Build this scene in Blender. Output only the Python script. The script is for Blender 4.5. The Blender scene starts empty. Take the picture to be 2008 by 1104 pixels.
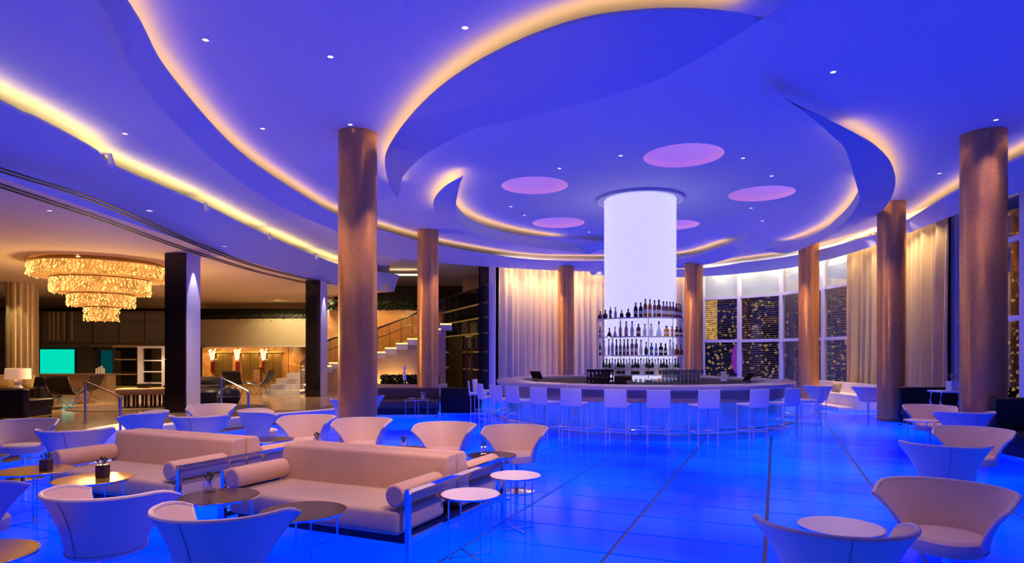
import bpy, bmesh, math, random
from mathutils import Vector, geometry
R = math.radians
random.seed(7)
S = bpy.context.scene
COL = S.collection
# ------------------------------------------------------------------ camera
F, CX, HZ, EYE = 1250.0, 1004.0, 695.0, 1.6
cd = bpy.data.cameras.new('camera'); cam = bpy.data.objects.new('camera', cd); COL.objects.link(cam)
cam.location = (0, 0, EYE); cam.rotation_euler = (R(90), 0, 0)
cd.sensor_fit = 'HORIZONTAL'; cd.sensor_width = 36; cd.lens = F/2008*36
cd.shift_y = (HZ-552)/2008; cd.clip_start = 0.05; cd.clip_end = 300
S.camera = cam
S.view_settings.view_transform = 'Standard'; S.view_settings.look = 'None'
S.view_settings.exposure = 0.0; S.view_settings.gamma = 1.0; S.view_settings.use_curve_mapping = False
# ------------------------------------------------------------------ world (night outside)
w = bpy.data.worlds.new('night'); S.world = w; w.use_nodes = True
w.node_tree.nodes['Background'].inputs[0].default_value = (0.10, 0.08, 0.22, 1)
w.node_tree.nodes['Background'].inputs[1].default_value = 0.10
# light levels
L_FLOOR = 1.75; L_COVE = 9.0; L_SPOT = 140.0; L_SHAFT = 0.95; L_LOBBY = 1.0

def U(px, py, z=0.0):                     # a measured point of the photograph -> where it is on the level z
    Y = F*(z-EYE)/(HZ-py)
    return ((px-CX)/F*Y, Y, z)
def proj(p):
    return CX+F*p[0]/p[1], HZ-F*(p[2]-EYE)/p[1]

# ------------------------------------------------------------------ materials
MATS = {}
def mat(name, col, rough=0.5, metal=0.0, emit=None, es=0.0, var=0.06, scale=8.0, bump=0.0, bscale=60.0, spec=None, trans=0.0, coat=0.0, sheen=0.0, stretch=None):
    m = bpy.data.materials.new(name); m.use_nodes = True
    nt = m.node_tree; N = nt.nodes; Lk = nt.links; b = N['Principled BSDF']
    tc = N.new('ShaderNodeTexCoord'); nz = N.new('ShaderNodeTexNoise'); nz.inputs['Scale'].default_value = scale; nz.inputs['Detail'].default_value = 3
    src = tc.outputs['Object']
    if stretch:
        mp = N.new('ShaderNodeMapping'); mp.inputs['Scale'].default_value = stretch; Lk.new(src, mp.inputs['Vector']); src = mp.outputs['Vector']
    Lk.new(src, nz.inputs['Vector'])
    mx = N.new('ShaderNodeMix'); mx.data_type = 'RGBA'
    mx.inputs[6].default_value = (*[max(0, c*(1-var)) for c in col], 1); mx.inputs[7].default_value = (*[min(1, c*(1+var)) for c in col], 1)
    Lk.new(nz.outputs['Fac'], mx.inputs[0]); Lk.new(mx.outputs[2], b.inputs['Base Color'])
    b.inputs['Roughness'].default_value = rough; b.inputs['Metallic'].default_value = metal
    if spec is not None: b.inputs['Specular IOR Level'].default_value = spec
    if trans: b.inputs['Transmission Weight'].default_value = trans
    if coat: b.inputs['Coat Weight'].default_value = coat
    if sheen: b.inputs['Sheen Weight'].default_value = sheen
    if emit: b.inputs['Emission Color'].default_value = (*emit, 1); b.inputs['Emission Strength'].default_value = es
    if bump:
        n2 = N.new('ShaderNodeTexNoise'); n2.inputs['Scale'].default_value = bscale; Lk.new(src, n2.inputs['Vector'])
        bp = N.new('ShaderNodeBump'); bp.inputs['Strength'].default_value = bump; bp.inputs['Distance'].default_value = 0.01
        Lk.new(n2.outputs['Fac'], bp.inputs['Height']); Lk.new(bp.outputs['Normal'], b.inputs['Normal'])
    MATS[name] = m
    return m
def emat(name, col, st, var=None, scale=10.0):
    m = bpy.data.materials.new(name); m.use_nodes = True
    nt = m.node_tree; nt.nodes.clear(); o = nt.nodes.new('ShaderNodeOutputMaterial'); e = nt.nodes.new('ShaderNodeEmission')
    e.inputs[0].default_value = (*col, 1); e.inputs[1].default_value = st
    if var:
        tc = nt.nodes.new('ShaderNodeTexCoord'); v = nt.nodes.new('ShaderNodeTexVoronoi'); v.inputs['Scale'].default_value = scale
        mr = nt.nodes.new('ShaderNodeMapRange'); mr.inputs['To Min'].default_value = st*var[0]; mr.inputs['To Max'].default_value = st*var[1]
        nt.links.new(tc.outputs['Object'], v.inputs['Vector']); nt.links.new(v.outputs['Color'], mr.inputs['Value']); nt.links.new(mr.outputs['Result'], e.inputs[1])
    nt.links.new(e.outputs[0], o.inputs[0]); MATS[name] = m
    return m
def glassmat(name, tint=(1, 1, 1), refl=0.1, rough=0.02):
    m = bpy.data.materials.new(name); m.use_nodes = True
    nt = m.node_tree; nt.nodes.clear(); N = nt.nodes
    o = N.new('ShaderNodeOutputMaterial'); t = N.new('ShaderNodeBsdfTransparent'); g = N.new('ShaderNodeBsdfGlossy'); mx = N.new('ShaderNodeMixShader'); fr = N.new('ShaderNodeLayerWeight')
    nz = N.new('ShaderNodeTexNoise'); nz.inputs['Scale'].default_value = 3; mr = N.new('ShaderNodeMapRange'); mr.inputs['To Min'].default_value = rough*0.8; mr.inputs['To Max'].default_value = rough*1.2
    nt.links.new(nz.outputs['Fac'], mr.inputs['Value']); nt.links.new(mr.outputs['Result'], g.inputs['Roughness'])
    t.inputs[0].default_value = (*tint, 1); fr.inputs[0].default_value = 0.12
    ad = N.new('ShaderNodeMath'); ad.operation = 'ADD'; ad.inputs[1].default_value = refl; ad.use_clamp = True
    nt.links.new(fr.outputs[1], ad.inputs[0]); nt.links.new(ad.outputs[0], mx.inputs[0]); nt.links.new(t.outputs[0], mx.inputs[1]); nt.links.new(g.outputs[0], mx.inputs[2]); nt.links.new(mx.outputs[0], o.inputs[0])
    MATS[name] = m
    return m
def floor_glow():
    m = bpy.data.materials.new('blue_backlit_glass'); m.use_nodes = True
    nt = m.node_tree; N = nt.nodes; Lk = nt.links; b = N['Principled BSDF']
    tc = N.new('ShaderNodeTexCoord'); oi = N.new('ShaderNodeObjectInfo'); nz = N.new('ShaderNodeTexNoise'); nz.inputs['Scale'].default_value = 0.35; nz.inputs['Detail'].default_value = 2
    ge = N.new('ShaderNodeNewGeometry'); Lk.new(ge.outputs['Position'], nz.inputs['Vector'])
    cr = N.new('ShaderNodeValToRGB'); cr.color_ramp.elements[0].position = 0.32; cr.color_ramp.elements[1].position = 0.68
    cr.color_ramp.elements[0].color = (0.0, 0.006, 0.92, 1); cr.color_ramp.elements[1].color = (0.0, 0.068, 1.0, 1)
    Lk.new(nz.outputs['Fac'], cr.inputs[0]); Lk.new(cr.outputs[0], b.inputs['Emission Color'])
    mr = N.new('ShaderNodeMapRange'); mr.inputs['To Min'].default_value = 0.9*L_FLOOR; mr.inputs['To Max'].default_value = 1.1*L_FLOOR
    Lk.new(oi.outputs['Random'], mr.inputs['Value']); Lk.new(mr.outputs['Result'], b.inputs['Emission Strength'])
    b.inputs['Base Color'].default_value = (0.0, 0.004, 0.03, 1); b.inputs['Roughness'].default_value = 0.16; b.inputs['IOR'].default_value = 1.07
    MATS['floor_glow'] = m
floor_glow()
def mosaic(name, c1, c2, mortar, radius, bw, bh, metal=0.85, rough=0.33):
    m = bpy.data.materials.new(name); m.use_nodes = True
    nt = m.node_tree; N = nt.nodes; Lk = nt.links; b = N['Principled BSDF']
    tc = N.new('ShaderNodeTexCoord'); sx = N.new('ShaderNodeSeparateXYZ'); Lk.new(tc.outputs['Object'], sx.inputs[0])
    at = N.new('ShaderNodeMath'); at.operation = 'ARCTAN2'; Lk.new(sx.outputs['Y'], at.inputs[0]); Lk.new(sx.outputs['X'], at.inputs[1])
    ml = N.new('ShaderNodeMath'); ml.operation = 'MULTIPLY'; ml.inputs[1].default_value = radius; Lk.new(at.outputs[0], ml.inputs[0])
    cb = N.new('ShaderNodeCombineXYZ'); Lk.new(ml.outputs[0], cb.inputs[0]); Lk.new(sx.outputs['Z'], cb.inputs[1])
    br = N.new('ShaderNodeTexBrick'); br.offset = 0.0; br.inputs['Scale'].default_value = 1.0
    br.inputs['Brick Width'].default_value = bw; br.inputs['Row Height'].default_value = bh; br.inputs['Mortar Size'].default_value = bw*0.07; br.inputs['Mortar Smooth'].default_value = 0.4
    br.inputs['Color1'].default_value = (*c1, 1); br.inputs['Color2'].default_value = (*c2, 1); br.inputs['Mortar'].default_value = (*mortar, 1)
    Lk.new(cb.outputs[0], br.inputs['Vector']); Lk.new(br.outputs['Color'], b.inputs['Base Color'])
    bp = N.new('ShaderNodeBump'); bp.inputs['Strength'].default_value = 0.5; bp.inputs['Distance'].default_value = 0.004; bp.invert = True
    Lk.new(br.outputs['Fac'], bp.inputs['Height']); Lk.new(bp.outputs['Normal'], b.inputs['Normal'])
    b.inputs['Metallic'].default_value = metal; b.inputs['Roughness'].default_value = rough
    MATS[name] = m
mosaic('bronze_mosaic', (0.88, 0.45, 0.17), (0.76, 0.37, 0.13), (0.52, 0.25, 0.10), 0.31, 0.032, 0.022, 0.72, 0.32)
def citymat():
    m = bpy.data.materials.new('city_windows'); m.use_nodes = True
    nt = m.node_tree; N = nt.nodes; Lk = nt.links; b = N['Principled BSDF']
    tc = N.new('ShaderNodeTexCoord'); br = N.new('ShaderNodeTexVoronoi'); br.inputs['Scale'].default_value = 7.0
    Lk.new(tc.outputs['Object'], br.inputs['Vector'])
    cr = N.new('ShaderNodeValToRGB'); cr.color_ramp.elements[0].position = 0.86; cr.color_ramp.elements[0].color = (0, 0, 0, 1); cr.color_ramp.elements[1].position = 0.95; cr.color_ramp.elements[1].color = (1, 0.55, 0.12, 1)
    sp = N.new('ShaderNodeSeparateColor'); Lk.new(br.outputs['Color'], sp.inputs[0]); Lk.new(sp.outputs[0], cr.inputs[0]); Lk.new(cr.outputs[0], b.inputs['Emission Color'])
    b.inputs['Emission Strength'].default_value = 0.5; b.inputs['Base Color'].default_value = (0.03, 0.025, 0.03, 1)
    MATS['city'] = m
citymat()
def marble(name, c1, c2, vein, rough):
    m = bpy.data.materials.new(name); m.use_nodes = True
    nt = m.node_tree; N = nt.nodes; Lk = nt.links; b = N['Principled BSDF']
    ge = N.new('ShaderNodeNewGeometry'); oi = N.new('ShaderNodeObjectInfo'); ad = N.new('ShaderNodeVectorMath'); ad.operation = 'ADD'
    sc = N.new('ShaderNodeVectorMath'); sc.operation = 'SCALE'; sc.inputs[3].default_value = 7; cb = N.new('ShaderNodeCombineXYZ'); Lk.new(oi.outputs['Random'], cb.inputs[0]); Lk.new(oi.outputs['Random'], cb.inputs[1]); Lk.new(cb.outputs[0], sc.inputs[0])
    Lk.new(ge.outputs['Position'], ad.inputs[0]); Lk.new(sc.outputs[0], ad.inputs[1])
    nz = N.new('ShaderNodeTexNoise'); nz.inputs['Scale'].default_value = 1.6; nz.inputs['Detail'].default_value = 8; nz.inputs['Distortion'].default_value = 1.5; Lk.new(ad.outputs[0], nz.inputs['Vector'])
    cr = N.new('ShaderNodeValToRGB'); e = cr.color_ramp.elements; e[0].position = 0.3; e[0].color = (*c1, 1); e[1].position = 0.7; e[1].color = (*c2, 1); v = e.new(0.52); v.color = (*vein, 1)
    Lk.new(nz.outputs['Fac'], cr.inputs[0]); Lk.new(cr.outputs[0], b.inputs['Base Color']); b.inputs['Roughness'].default_value = rough
    MATS[name] = m
marble('lobby_marble', (0.30, 0.19, 0.11), (0.44, 0.29, 0.17), (0.36, 0.24, 0.14), 0.14)
marble('gold_marble', (0.46, 0.24, 0.09), (0.68, 0.40, 0.15), (0.40, 0.20, 0.08), 0.3)
marble('black_marble', (0.010, 0.007, 0.006), (0.02, 0.013, 0.01), (0.014, 0.009, 0.008), 0.1)
marble('white_marble', (0.72, 0.70, 0.72), (0.82, 0.8, 0.82), (0.6, 0.58, 0.62), 0.2)

mat('ceiling_paint', (0.68, 0.70, 0.80), 0.75, var=0.02, scale=2, spec=0.2)
mat('soffit_paint', (0.64, 0.66, 0.76), 0.75, var=0.02, scale=2, spec=0.2)
mat('lobby_ceiling_paint', (0.84, 0.66, 0.48), 0.8, var=0.03, scale=1, spec=0.1)
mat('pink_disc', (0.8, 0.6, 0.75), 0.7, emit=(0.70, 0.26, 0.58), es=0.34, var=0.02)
mat('joint_bronze', (0.16, 0.10, 0.12), 0.4, 0.6)
mat('cream_leather', (0.82, 0.68, 0.58), 0.42, bump=0.12, bscale=180, var=0.03, scale=4)
mat('warm_lit_lining', (0.82, 0.60, 0.42), 0.5, bump=0.12, bscale=180, var=0.03, scale=4)  # cream leather with the warm light inside the shell put into its colour
mat('seam', (0.35, 0.3, 0.32), 0.6)
mat('beige_velvet', (0.68, 0.43, 0.25), 0.7, bump=0.15, bscale=90, var=0.10, scale=5, sheen=0.35)
mat('beige_seat', (0.57, 0.41, 0.25), 0.62, bump=0.12, bscale=90, var=0.10, scale=5, sheen=0.3)
mat('chrome', (0.82, 0.82, 0.86), 0.10, 1.0, var=0.02)
mat('steel', (0.6, 0.6, 0.65), 0.28, 1.0, var=0.05)
mat('dark_frame', (0.02, 0.018, 0.03), 0.35, 0.3)
mat('stool_white', (0.80, 0.78, 0.84), 0.45, var=0.02)
mat('white_top', (0.93, 0.84, 0.84), 0.25, var=0.02)
mat('dark_top', (0.060, 0.034, 0.036), 0.22, 0.0, var=0.1, spec=0.22)
mat('gold_reflection_top', (0.70, 0.44, 0.07), 0.22, 0.6, var=0.05)  # dark tops; the warm lobby's reflection is painted in as gold
mat('black_leather', (0.012, 0.010, 0.014), 0.4, var=0.2, spec=0.3)
mat('brown_leather', (0.13, 0.075, 0.055), 0.45, var=0.15)
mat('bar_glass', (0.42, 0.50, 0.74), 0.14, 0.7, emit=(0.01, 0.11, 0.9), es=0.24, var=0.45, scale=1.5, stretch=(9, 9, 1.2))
mat('counter_stone', (0.62, 0.52, 0.56), 0.18, var=0.10, scale=14)
mat('counter_dark', (0.018, 0.012, 0.015), 0.6, var=0.1, spec=0.12)
mat('stool_metal', (0.72, 0.70, 0.78), 0.4, 0.2)
mat('bar_wood', (0.50, 0.30, 0.22), 0.35, var=0.2, stretch=(1, 1, 12))
mat('shelf_glass', (0.6, 0.58, 0.75), 0.15, 0.2, var=0.03)
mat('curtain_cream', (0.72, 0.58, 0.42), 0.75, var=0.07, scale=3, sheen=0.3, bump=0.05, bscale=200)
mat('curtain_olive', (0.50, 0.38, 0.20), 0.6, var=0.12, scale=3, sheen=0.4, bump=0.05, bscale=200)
mat('white_frame', (0.84, 0.80, 0.82), 0.4, var=0.02)
mat('blind', (0.86, 0.85, 0.74), 0.8, emit=(0.62, 0.68, 0.52), es=0.22, var=0.04, stretch=(1, 1, 20))  # faint emission paints in the light falling on the blind
mat('louvre', (0.60, 0.52, 0.46), 0.4, 0.3)
mat('wall_cream', (0.66, 0.56, 0.34), 0.7, var=0.04, scale=1.5)
mat('wall_dark', (0.035, 0.028, 0.024), 0.5, var=0.2)
mat('wall_grey', (0.12, 0.10, 0.085), 0.5, var=0.1)
mat('balcony_glass', (0.17, 0.15, 0.115), 0.15, 0.2, var=0.1)
mat('brown_wood', (0.40, 0.24, 0.12), 0.4, var=0.2, stretch=(1, 1, 10))
mat('pink_plaster', (0.52, 0.34, 0.24), 0.7, var=0.06, scale=2)
mat('bronze', (0.42, 0.28, 0.10), 0.3, 0.9)
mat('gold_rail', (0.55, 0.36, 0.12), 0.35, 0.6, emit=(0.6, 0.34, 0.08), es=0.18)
mat('fluted_bronze', (0.60, 0.45, 0.22), 0.35, 0.35, var=0.1)
mat('foliage', (0.016, 0.035, 0.010), 0.6, var=0.5, scale=20)
mat('tan_fabric', (0.52, 0.38, 0.16), 0.7, var=0.1)
mat('dark_wood', (0.035, 0.02, 0.014), 0.4, var=0.3)
mat('rug_dark', (0.06, 0.03, 0.025), 0.9, var=0.4, scale=15, bump=0.4, bscale=120)
mat('purple_rail', (0.45, 0.42, 0.5), 0.25, 0.9)
mat('black_plastic', (0.012, 0.012, 0.015), 0.3)
mat('white_ceramic', (0.8, 0.78, 0.76), 0.3)
mat('lamp_shade', (0.8, 0.62, 0.5), 0.8, emit=(1.0, 0.55, 0.30), es=0.40)
mat('white_plaster', (0.80, 0.74, 0.78), 0.6, var=0.02)
emat('cove_glow', (1.0, 0.52, 0.09), L_COVE)
emat('cove_soft', (1.0, 0.66, 0.34), L_COVE*0.5)
emat('curtain_glow', (1.0, 0.68, 0.30), 38.0)
emat('cove_yellow', (1.0, 0.66, 0.13), 15.0)
emat('window_glow', (1.0, 0.80, 0.55), 42.0)
emat('shaft_glow', (0.70, 0.66, 1.0), L_SHAFT)
emat('lamp_white', (1.0, 0.85, 0.95), 1.6)
emat('warm_lamp', (1.0, 0.66, 0.28), 5.0)
emat('step_glow', (1.0, 0.60, 0.18), 2.2)
emat('chandelier_core', (1.0, 0.36, 0.07), 0.95, (0.5, 1.3), 6.0)
emat('crystal_glow', (1.0, 0.46, 0.12), 1.6, (0.15, 2.5), 7.0)
emat('screen_glow', (0.0, 0.82, 0.55), 0.9)
emat('teal_glow', (0.0, 0.10, 0.11), 0.45)
emat('city_gold', (1.0, 0.52, 0.10), 0.9, (0.2, 1.4), 6.0)
emat('reflection_purple', (0.35, 0.03, 0.6), 0.7)
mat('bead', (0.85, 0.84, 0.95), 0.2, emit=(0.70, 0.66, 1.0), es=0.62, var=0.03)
glassmat('pane', (0.9, 0.92, 0.95), 0.03)
glassmat('clear_glass', (0.92, 0.93, 1.0), 0.28, 0.12)
glassmat('balustrade_glass', (0.85, 0.8, 0.7), 0.06)
for nm, c in dict(b_black=(0.01, 0.01, 0.012), b_amber=(0.30, 0.085, 0.015), b_brown=(0.10, 0.03, 0.02), b_purple=(0.16, 0.08, 0.16), b_blue=(0.03, 0.07, 0.35), b_green=(0.012, 0.035, 0.015), b_orange=(0.55, 0.20, 0.03), b_pink=(0.5, 0.22, 0.24), b_clear=(0.55, 0.58, 0.70), b_red=(0.10, 0.012, 0.012)).items():
    mat(nm, c, 0.12, var=0.1, spec=0.6)
mat('b_cap', (0.02, 0.015, 0.015), 0.4); mat('b_label', (0.55, 0.5, 0.5), 0.6)
M = MATS

# ------------------------------------------------------------------ mesh helpers
class MB:
    def __init__(s): s.v = []; s.f = []; s.m = []; s.cur = 0
    def add(s, vs, fs):
        o = len(s.v); s.v += [tuple(x) for x in vs]; s.f += [tuple(i+o for i in f) for f in fs]; s.m += [s.cur]*len(fs); return s
    def box(s, c, d, rz=0.0, bev=0.0):
        x, y, z = d[0]/2, d[1]/2, d[2]/2; cs, sn = math.cos(rz), math.sin(rz)
        if bev <= 0:
            pts = [(i*x, j*y, k*z) for i in (-1, 1) for j in (-1, 1) for k in (-1, 1)]
            fs = [(0, 1, 3, 2), (4, 6, 7, 5), (0, 4, 5, 1), (2, 3, 7, 6), (0, 2, 6, 4), (1, 5, 7, 3)]
        else:
            bm = bmesh.new(); bmesh.ops.create_cube(bm, size=1.0); bmesh.ops.scale(bm, vec=d, verts=bm.verts)
            bmesh.ops.bevel(bm, geom=bm.edges[:], offset=min(bev, min(d)*0.49), segments=3, affect='EDGES', profile=0.5)
            bm.verts.index_update(); pts = [tuple(v.co) for v in bm.verts]; fs = [tuple(v.index for v in f.verts) for f in bm.faces]; bm.free()
        return s.add([(c[0]+p[0]*cs-p[1]*sn, c[1]+p[0]*sn+p[1]*cs, c[2]+p[2]) for p in pts], fs)
    def cyl(s, p0, p1, r0, r1=None, n=10, caps=True):
        r1 = r0 if r1 is None else r1; a = Vector(p0); b = Vector(p1); d = (b-a).normalized()
        u = d.cross(Vector((0, 0, 1)) if abs(d.z) < 0.9 else Vector((1, 0, 0))).normalized(); w_ = d.cross(u)
        vs = []
        for q, r in ((a, r0), (b, r1)):
            for i in range(n):
                t = 2*math.pi*i/n; vs.append(q+u*(r*math.cos(t))+w_*(r*math.sin(t)))
        fs = [(i, (i+1) % n, n+(i+1) % n, n+i) for i in range(n)]
        if caps: fs += [tuple(range(n-1, -1, -1)), tuple(range(n, 2*n))]
        return s.add(vs, fs)
    def lathe(s, prof, n=24, c=(0, 0, 0), a0=0.0, a1=2*math.pi, closed=False):
        full = abs(a1-a0-2*math.pi) < 1e-6; k = n if full else n+1; m = len(prof); vs = []; fs = []
        for i in range(k):
            t = a0+(a1-a0)*i/n
            for r, z in prof: vs.append((c[0]+r*math.cos(t), c[1]+r*math.sin(t), c[2]+z))
        for i in range(n):
            j = (i+1) % k
            for q in range(m if closed else m-1):
                q2 = (q+1) % m; fs.append((i*m+q, j*m+q, j*m+q2, i*m+q2))
        return s.add(vs, fs)
    def tube(s, path, r, n=8, closed=False):
        P = [Vector(p) for p in path]; k = len(P); vs = []; fs = []
        for i in range(k):
            d = (P[(i+1) % k]-P[i-1]) if closed else (P[min(i+1, k-1)]-P[max(i-1, 0)])
            d.normalize(); u = d.cross(Vector((0, 0, 1)))
            if u.length < 1e-3: u = d.cross(Vector((1, 0, 0)))
            u.normalize(); w_ = d.cross(u)
            for j in range(n):
                t = 2*math.pi*j/n; vs.append(P[i]+u*(r*math.cos(t))+w_*(r*math.sin(t)))
        for i in range(k if closed else k-1):
            i2 = (i+1) % k
            for j in range(n): j2 = (j+1) % n; fs.append((i*n+j, i*n+j2, i2*n+j2, i2*n+j))
        if not closed: fs += [tuple(range(n-1, -1, -1)), tuple(range((k-1)*n, k*n))]
        return s.add(vs, fs)
    def prism(s, poly, z0, z1):
        n = len(poly); vs = [(p[0], p[1], z0) for p in poly]+[(p[0], p[1], z1) for p in poly]
        return s.add(vs, [tuple(range(n-1, -1, -1)), tuple(range(n, 2*n))]+[(i, (i+1) % n, n+(i+1) % n, n+i) for i in range(n)])
    def ribbon(s, A, B):                       # quads between two polylines of equal length
        n = len(A); return s.add(list(A)+list(B), [(i, i+1, n+i+1, n+i) for i in range(n-1)])
    def build(s, name, m, parent=None, smooth=False, loc=None, rz=0.0, recalc=True):
        me = bpy.data.meshes.new(name); me.from_pydata([tuple(v) for v in s.v], [], s.f)
        ms = m if isinstance(m, (list, tuple)) else [m]
        for x in ms: me.materials.append(M[x])
        if len(ms) > 1:
            for p, i in zip(me.polygons, s.m): p.material_index = i
        if recalc:
            bm = bmesh.new(); bm.from_mesh(me); bmesh.ops.recalc_face_normals(bm, faces=bm.faces); bm.to_mesh(me); bm.free()
        if smooth:
            for p in me.polygons: p.use_smooth = True
            try: me.set_sharp_from_angle(angle=R(40))
            except Exception: pass
        o = bpy.data.objects.new(name, me); COL.objects.link(o)
        if parent: o.parent = parent
        if loc: o.location = loc
        if rz: o.rotation_euler = (0, 0, rz)
        return o
def tag(o, label, cat, group=None, kind=None):
    o['label'] = label; o['category'] = cat
    if group: o['group'] = group
    if kind: o['kind'] = kind
    return o
def thing(name, label, cat, loc=(0, 0, 0), rz=0.0, group=None):
    o = bpy.data.objects.new(name, None); COL.objects.link(o); o.location = loc; o.rotation_euler = (0, 0, rz); o.empty_display_size = 0.1
    return tag(o, label, cat, group)
def struct(o): o['kind'] = 'structure'; return o
def dup(root, label, loc=None, rz=None, group=None):
    r = root.copy(); COL.objects.link(r); r['label'] = label
    if loc: r.location = loc
    if rz is not None: r.rotation_euler = (0, 0, rz)
    if group: r['group'] = group
    for ch in list(root.children):
        c = ch.copy(); COL.objects.link(c); c.parent = r
        for g in list(ch.children):
            d = g.copy(); COL.objects.link(d); d.parent = c
    return r
def smooth_path(P, n=8):
    out = []; P = [tuple(p) for p in P]; k = len(P)
    for i in range(k-1):
        p0, p1, p2, p3 = P[max(i-1, 0)], P[i], P[i+1], P[min(i+2, k-1)]
        for j in range(n):
            t = j/n
            out.append(tuple(0.5*((2*b)+(c-a)*t+(2*a-5*b+4*c-d)*t*t+(-a+3*b-3*c+d)*t**3) for a, b, c, d in zip(p0, p1, p2, p3)))
    out.append(P[-1]); return out
def resample(P, n):
    L = [0]
    for a, b in zip(P, P[1:]): L.append(L[-1]+math.dist(a, b))
    out = []; j = 0
    for i in range(n):
        t = L[-1]*i/(n-1)
        while j < len(P)-2 and L[j+1] < t: j += 1
        s_ = (t-L[j])/max(L[j+1]-L[j], 1e-9); out.append(tuple(a+(b-a)*s_ for a, b in zip(P[j], P[j+1])))
    return out
def inpoly(p, poly):
    x, y = p; r = False; n = len(poly)
    for i in range(n):
        x1, y1 = poly[i][:2]; x2, y2 = poly[i-1][:2]
        if (y1 > y) != (y2 > y) and x < (x2-x1)*(y-y1)/(y2-y1)+x1: r = not r
    return r
def spot(name, loc, power, col, angle=90, blend=0.7, target=None, radius=0.06, parent=None):
    ld = bpy.data.lights.new(name, 'SPOT'); ld.energy = power; ld.color = col; ld.spot_size = R(angle); ld.spot_blend = blend; ld.shadow_soft_size = radius
    o = bpy.data.objects.new(name, ld); COL.objects.link(o); o.location = loc
    if target:
        d = Vector(target)-Vector(loc); o.rotation_euler = d.to_track_quat('-Z', 'Y').to_euler()
    return o
def area(name, loc, power, col, sx, sy, rot=(0, 0, 0)):
    ld = bpy.data.lights.new(name, 'AREA'); ld.energy = power; ld.color = col; ld.shape = 'RECTANGLE'; ld.size = sx; ld.size_y = sy
    o = bpy.data.objects.new(name, ld); COL.objects.link(o); o.location = loc; o.rotation_euler = rot
    return o
# ================================================================== STRUCTURE
BAR = (3.0, 14.95); ZC = 5.25
TH = math.atan(517/1250); D1 = (math.sin(TH), math.cos(TH)); D2 = (math.cos(TH), -math.sin(TH))
LOBBY_EDGE = [(-7.9, -6), (-7.9, 8.6), (-7.75, 10.4), (-7.4, 11.5), (-6.4, 13.4), (-5.5, 14.9), (-4.5, 16.2), (-3.75, 18.0), (-3.4, 20.5), (-2.2, 22.3), (-1.2, 23.2)]
WALL = [(-1.2, 24.0), (2, 25.8), (5, 27), (8, 26.6), (10.3, 24.6), (11.0, 22), (11.1, 18.5), (10.6, 14.9), (10.35, 12.5), (10.3, 8), (10.3, -6)]
WS = smooth_path(WALL, 12)
def wall_at(px):                                    # where the sight line of a column of the photograph meets the curved wall
    k = (px-CX)/F
    for a, b in zip(WS, WS[1:]):
        fa, fb = a[0]-k*a[1], b[0]-k*b[1]
        if fa*fb <= 0 and a[1] > 3:
            t = fa/(fa-fb); return (a[0]+(b[0]-a[0])*t, a[1]+(b[1]-a[1])*t)
def wall_span(p, q, n):                             # the wall line between two of its points
    i0 = min(range(len(WS)), key=lambda i: math.dist(WS[i], p)); i1 = min(range(len(WS)), key=lambda i: math.dist(WS[i], q))
    return resample([p]+[WS[i] for i in range(i0+1, i1)]+[q], n)
def offset_in(path, d):                             # shift a plan line towards the bar
    out = []
    for i, p in enumerate(path):
        a = path[max(i-1, 0)]; b = path[min(i+1, len(path)-1)]; t = Vector((b[0]-a[0], b[1]-a[1])).normalized(); n = Vector((-t.y, t.x))
        if n.dot(Vector((BAR[0]-p[0], BAR[1]-p[1]))) < 0: n = -n
        out.append((p[0]+n.x*d, p[1]+n.y*d))
    return out
FLOOR_POLY = LOBBY_EDGE+[p for p in WS]
fl = struct(MB().prism(FLOOR_POLY, -0.08, -0.012).build('floor', 'joint_bronze'))
PW, PH = 1.163, 0.648
pm = MB()
hx, hy = PW/2-0.017, PH/2-0.016
def panel(mb, cx, cy):
    pts = []
    for z in (0.0, -0.03):
        for sx, sy in ((-1, -1), (1, -1), (1, 1), (-1, 1)):
            lx, ly = sx*hx, sy*hy; pts.append((cx+lx*D2[0]+ly*D1[0], cy+lx*D2[1]+ly*D1[1], z))
    return mb.add(pts, [(0, 1, 2, 3), (0, 4, 5, 1), (1, 5, 6, 2), (2, 6, 7, 3), (3, 7, 4, 0)])
pm.add([(-hx, -hy, 0), (hx, -hy, 0), (hx, hy, 0), (-hx, hy, 0), (-hx, -hy, -.03), (hx, -hy, -.03), (hx, hy, -.03), (-hx, hy, -.03)], [(0, 1, 2, 3), (0, 4, 5, 1), (1, 5, 6, 2), (2, 6, 7, 3), (3, 7, 4, 0)])
cells = []
for i in range(-22, 16):
    for j in range(-30, 44):
        a, b = -0.08+1.163*(i+.5), 5.68+0.648*(j+.5)
        x, y = a*D2[0]+b*D1[0], a*D2[1]+b*D1[1]
        if not inpoly((x, y), FLOOR_POLY) or math.dist((x, y), BAR) < 2.55 or y < 1.3: continue
        vis = 0
        if y > 2.5:
            px, py = proj((x, y, 0)); vis = F*F*0.75*EYE/y**3 if -80 < px < 2090 and py < 1150 else 0
        cells.append((vis, x, y))
cells.sort(reverse=True)
first = None; rest = MB()
for k, (v, x, y) in enumerate(cells):
    if k < 298 and v > 0:
        if first is None:
            first = pm.build('floor_panel', 'floor_glow', fl, recalc=False); o = first
        else:
            o = first.copy(); COL.objects.link(o)
        o.location = (x, y, 0); o.rotation_euler = (0, 0, -TH); o.parent = fl
    else: panel(rest, x, y)
ro = rest.build('floor_panel_field', 'floor_glow', fl, recalc=False); ro['kind'] = 'stuff'
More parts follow.
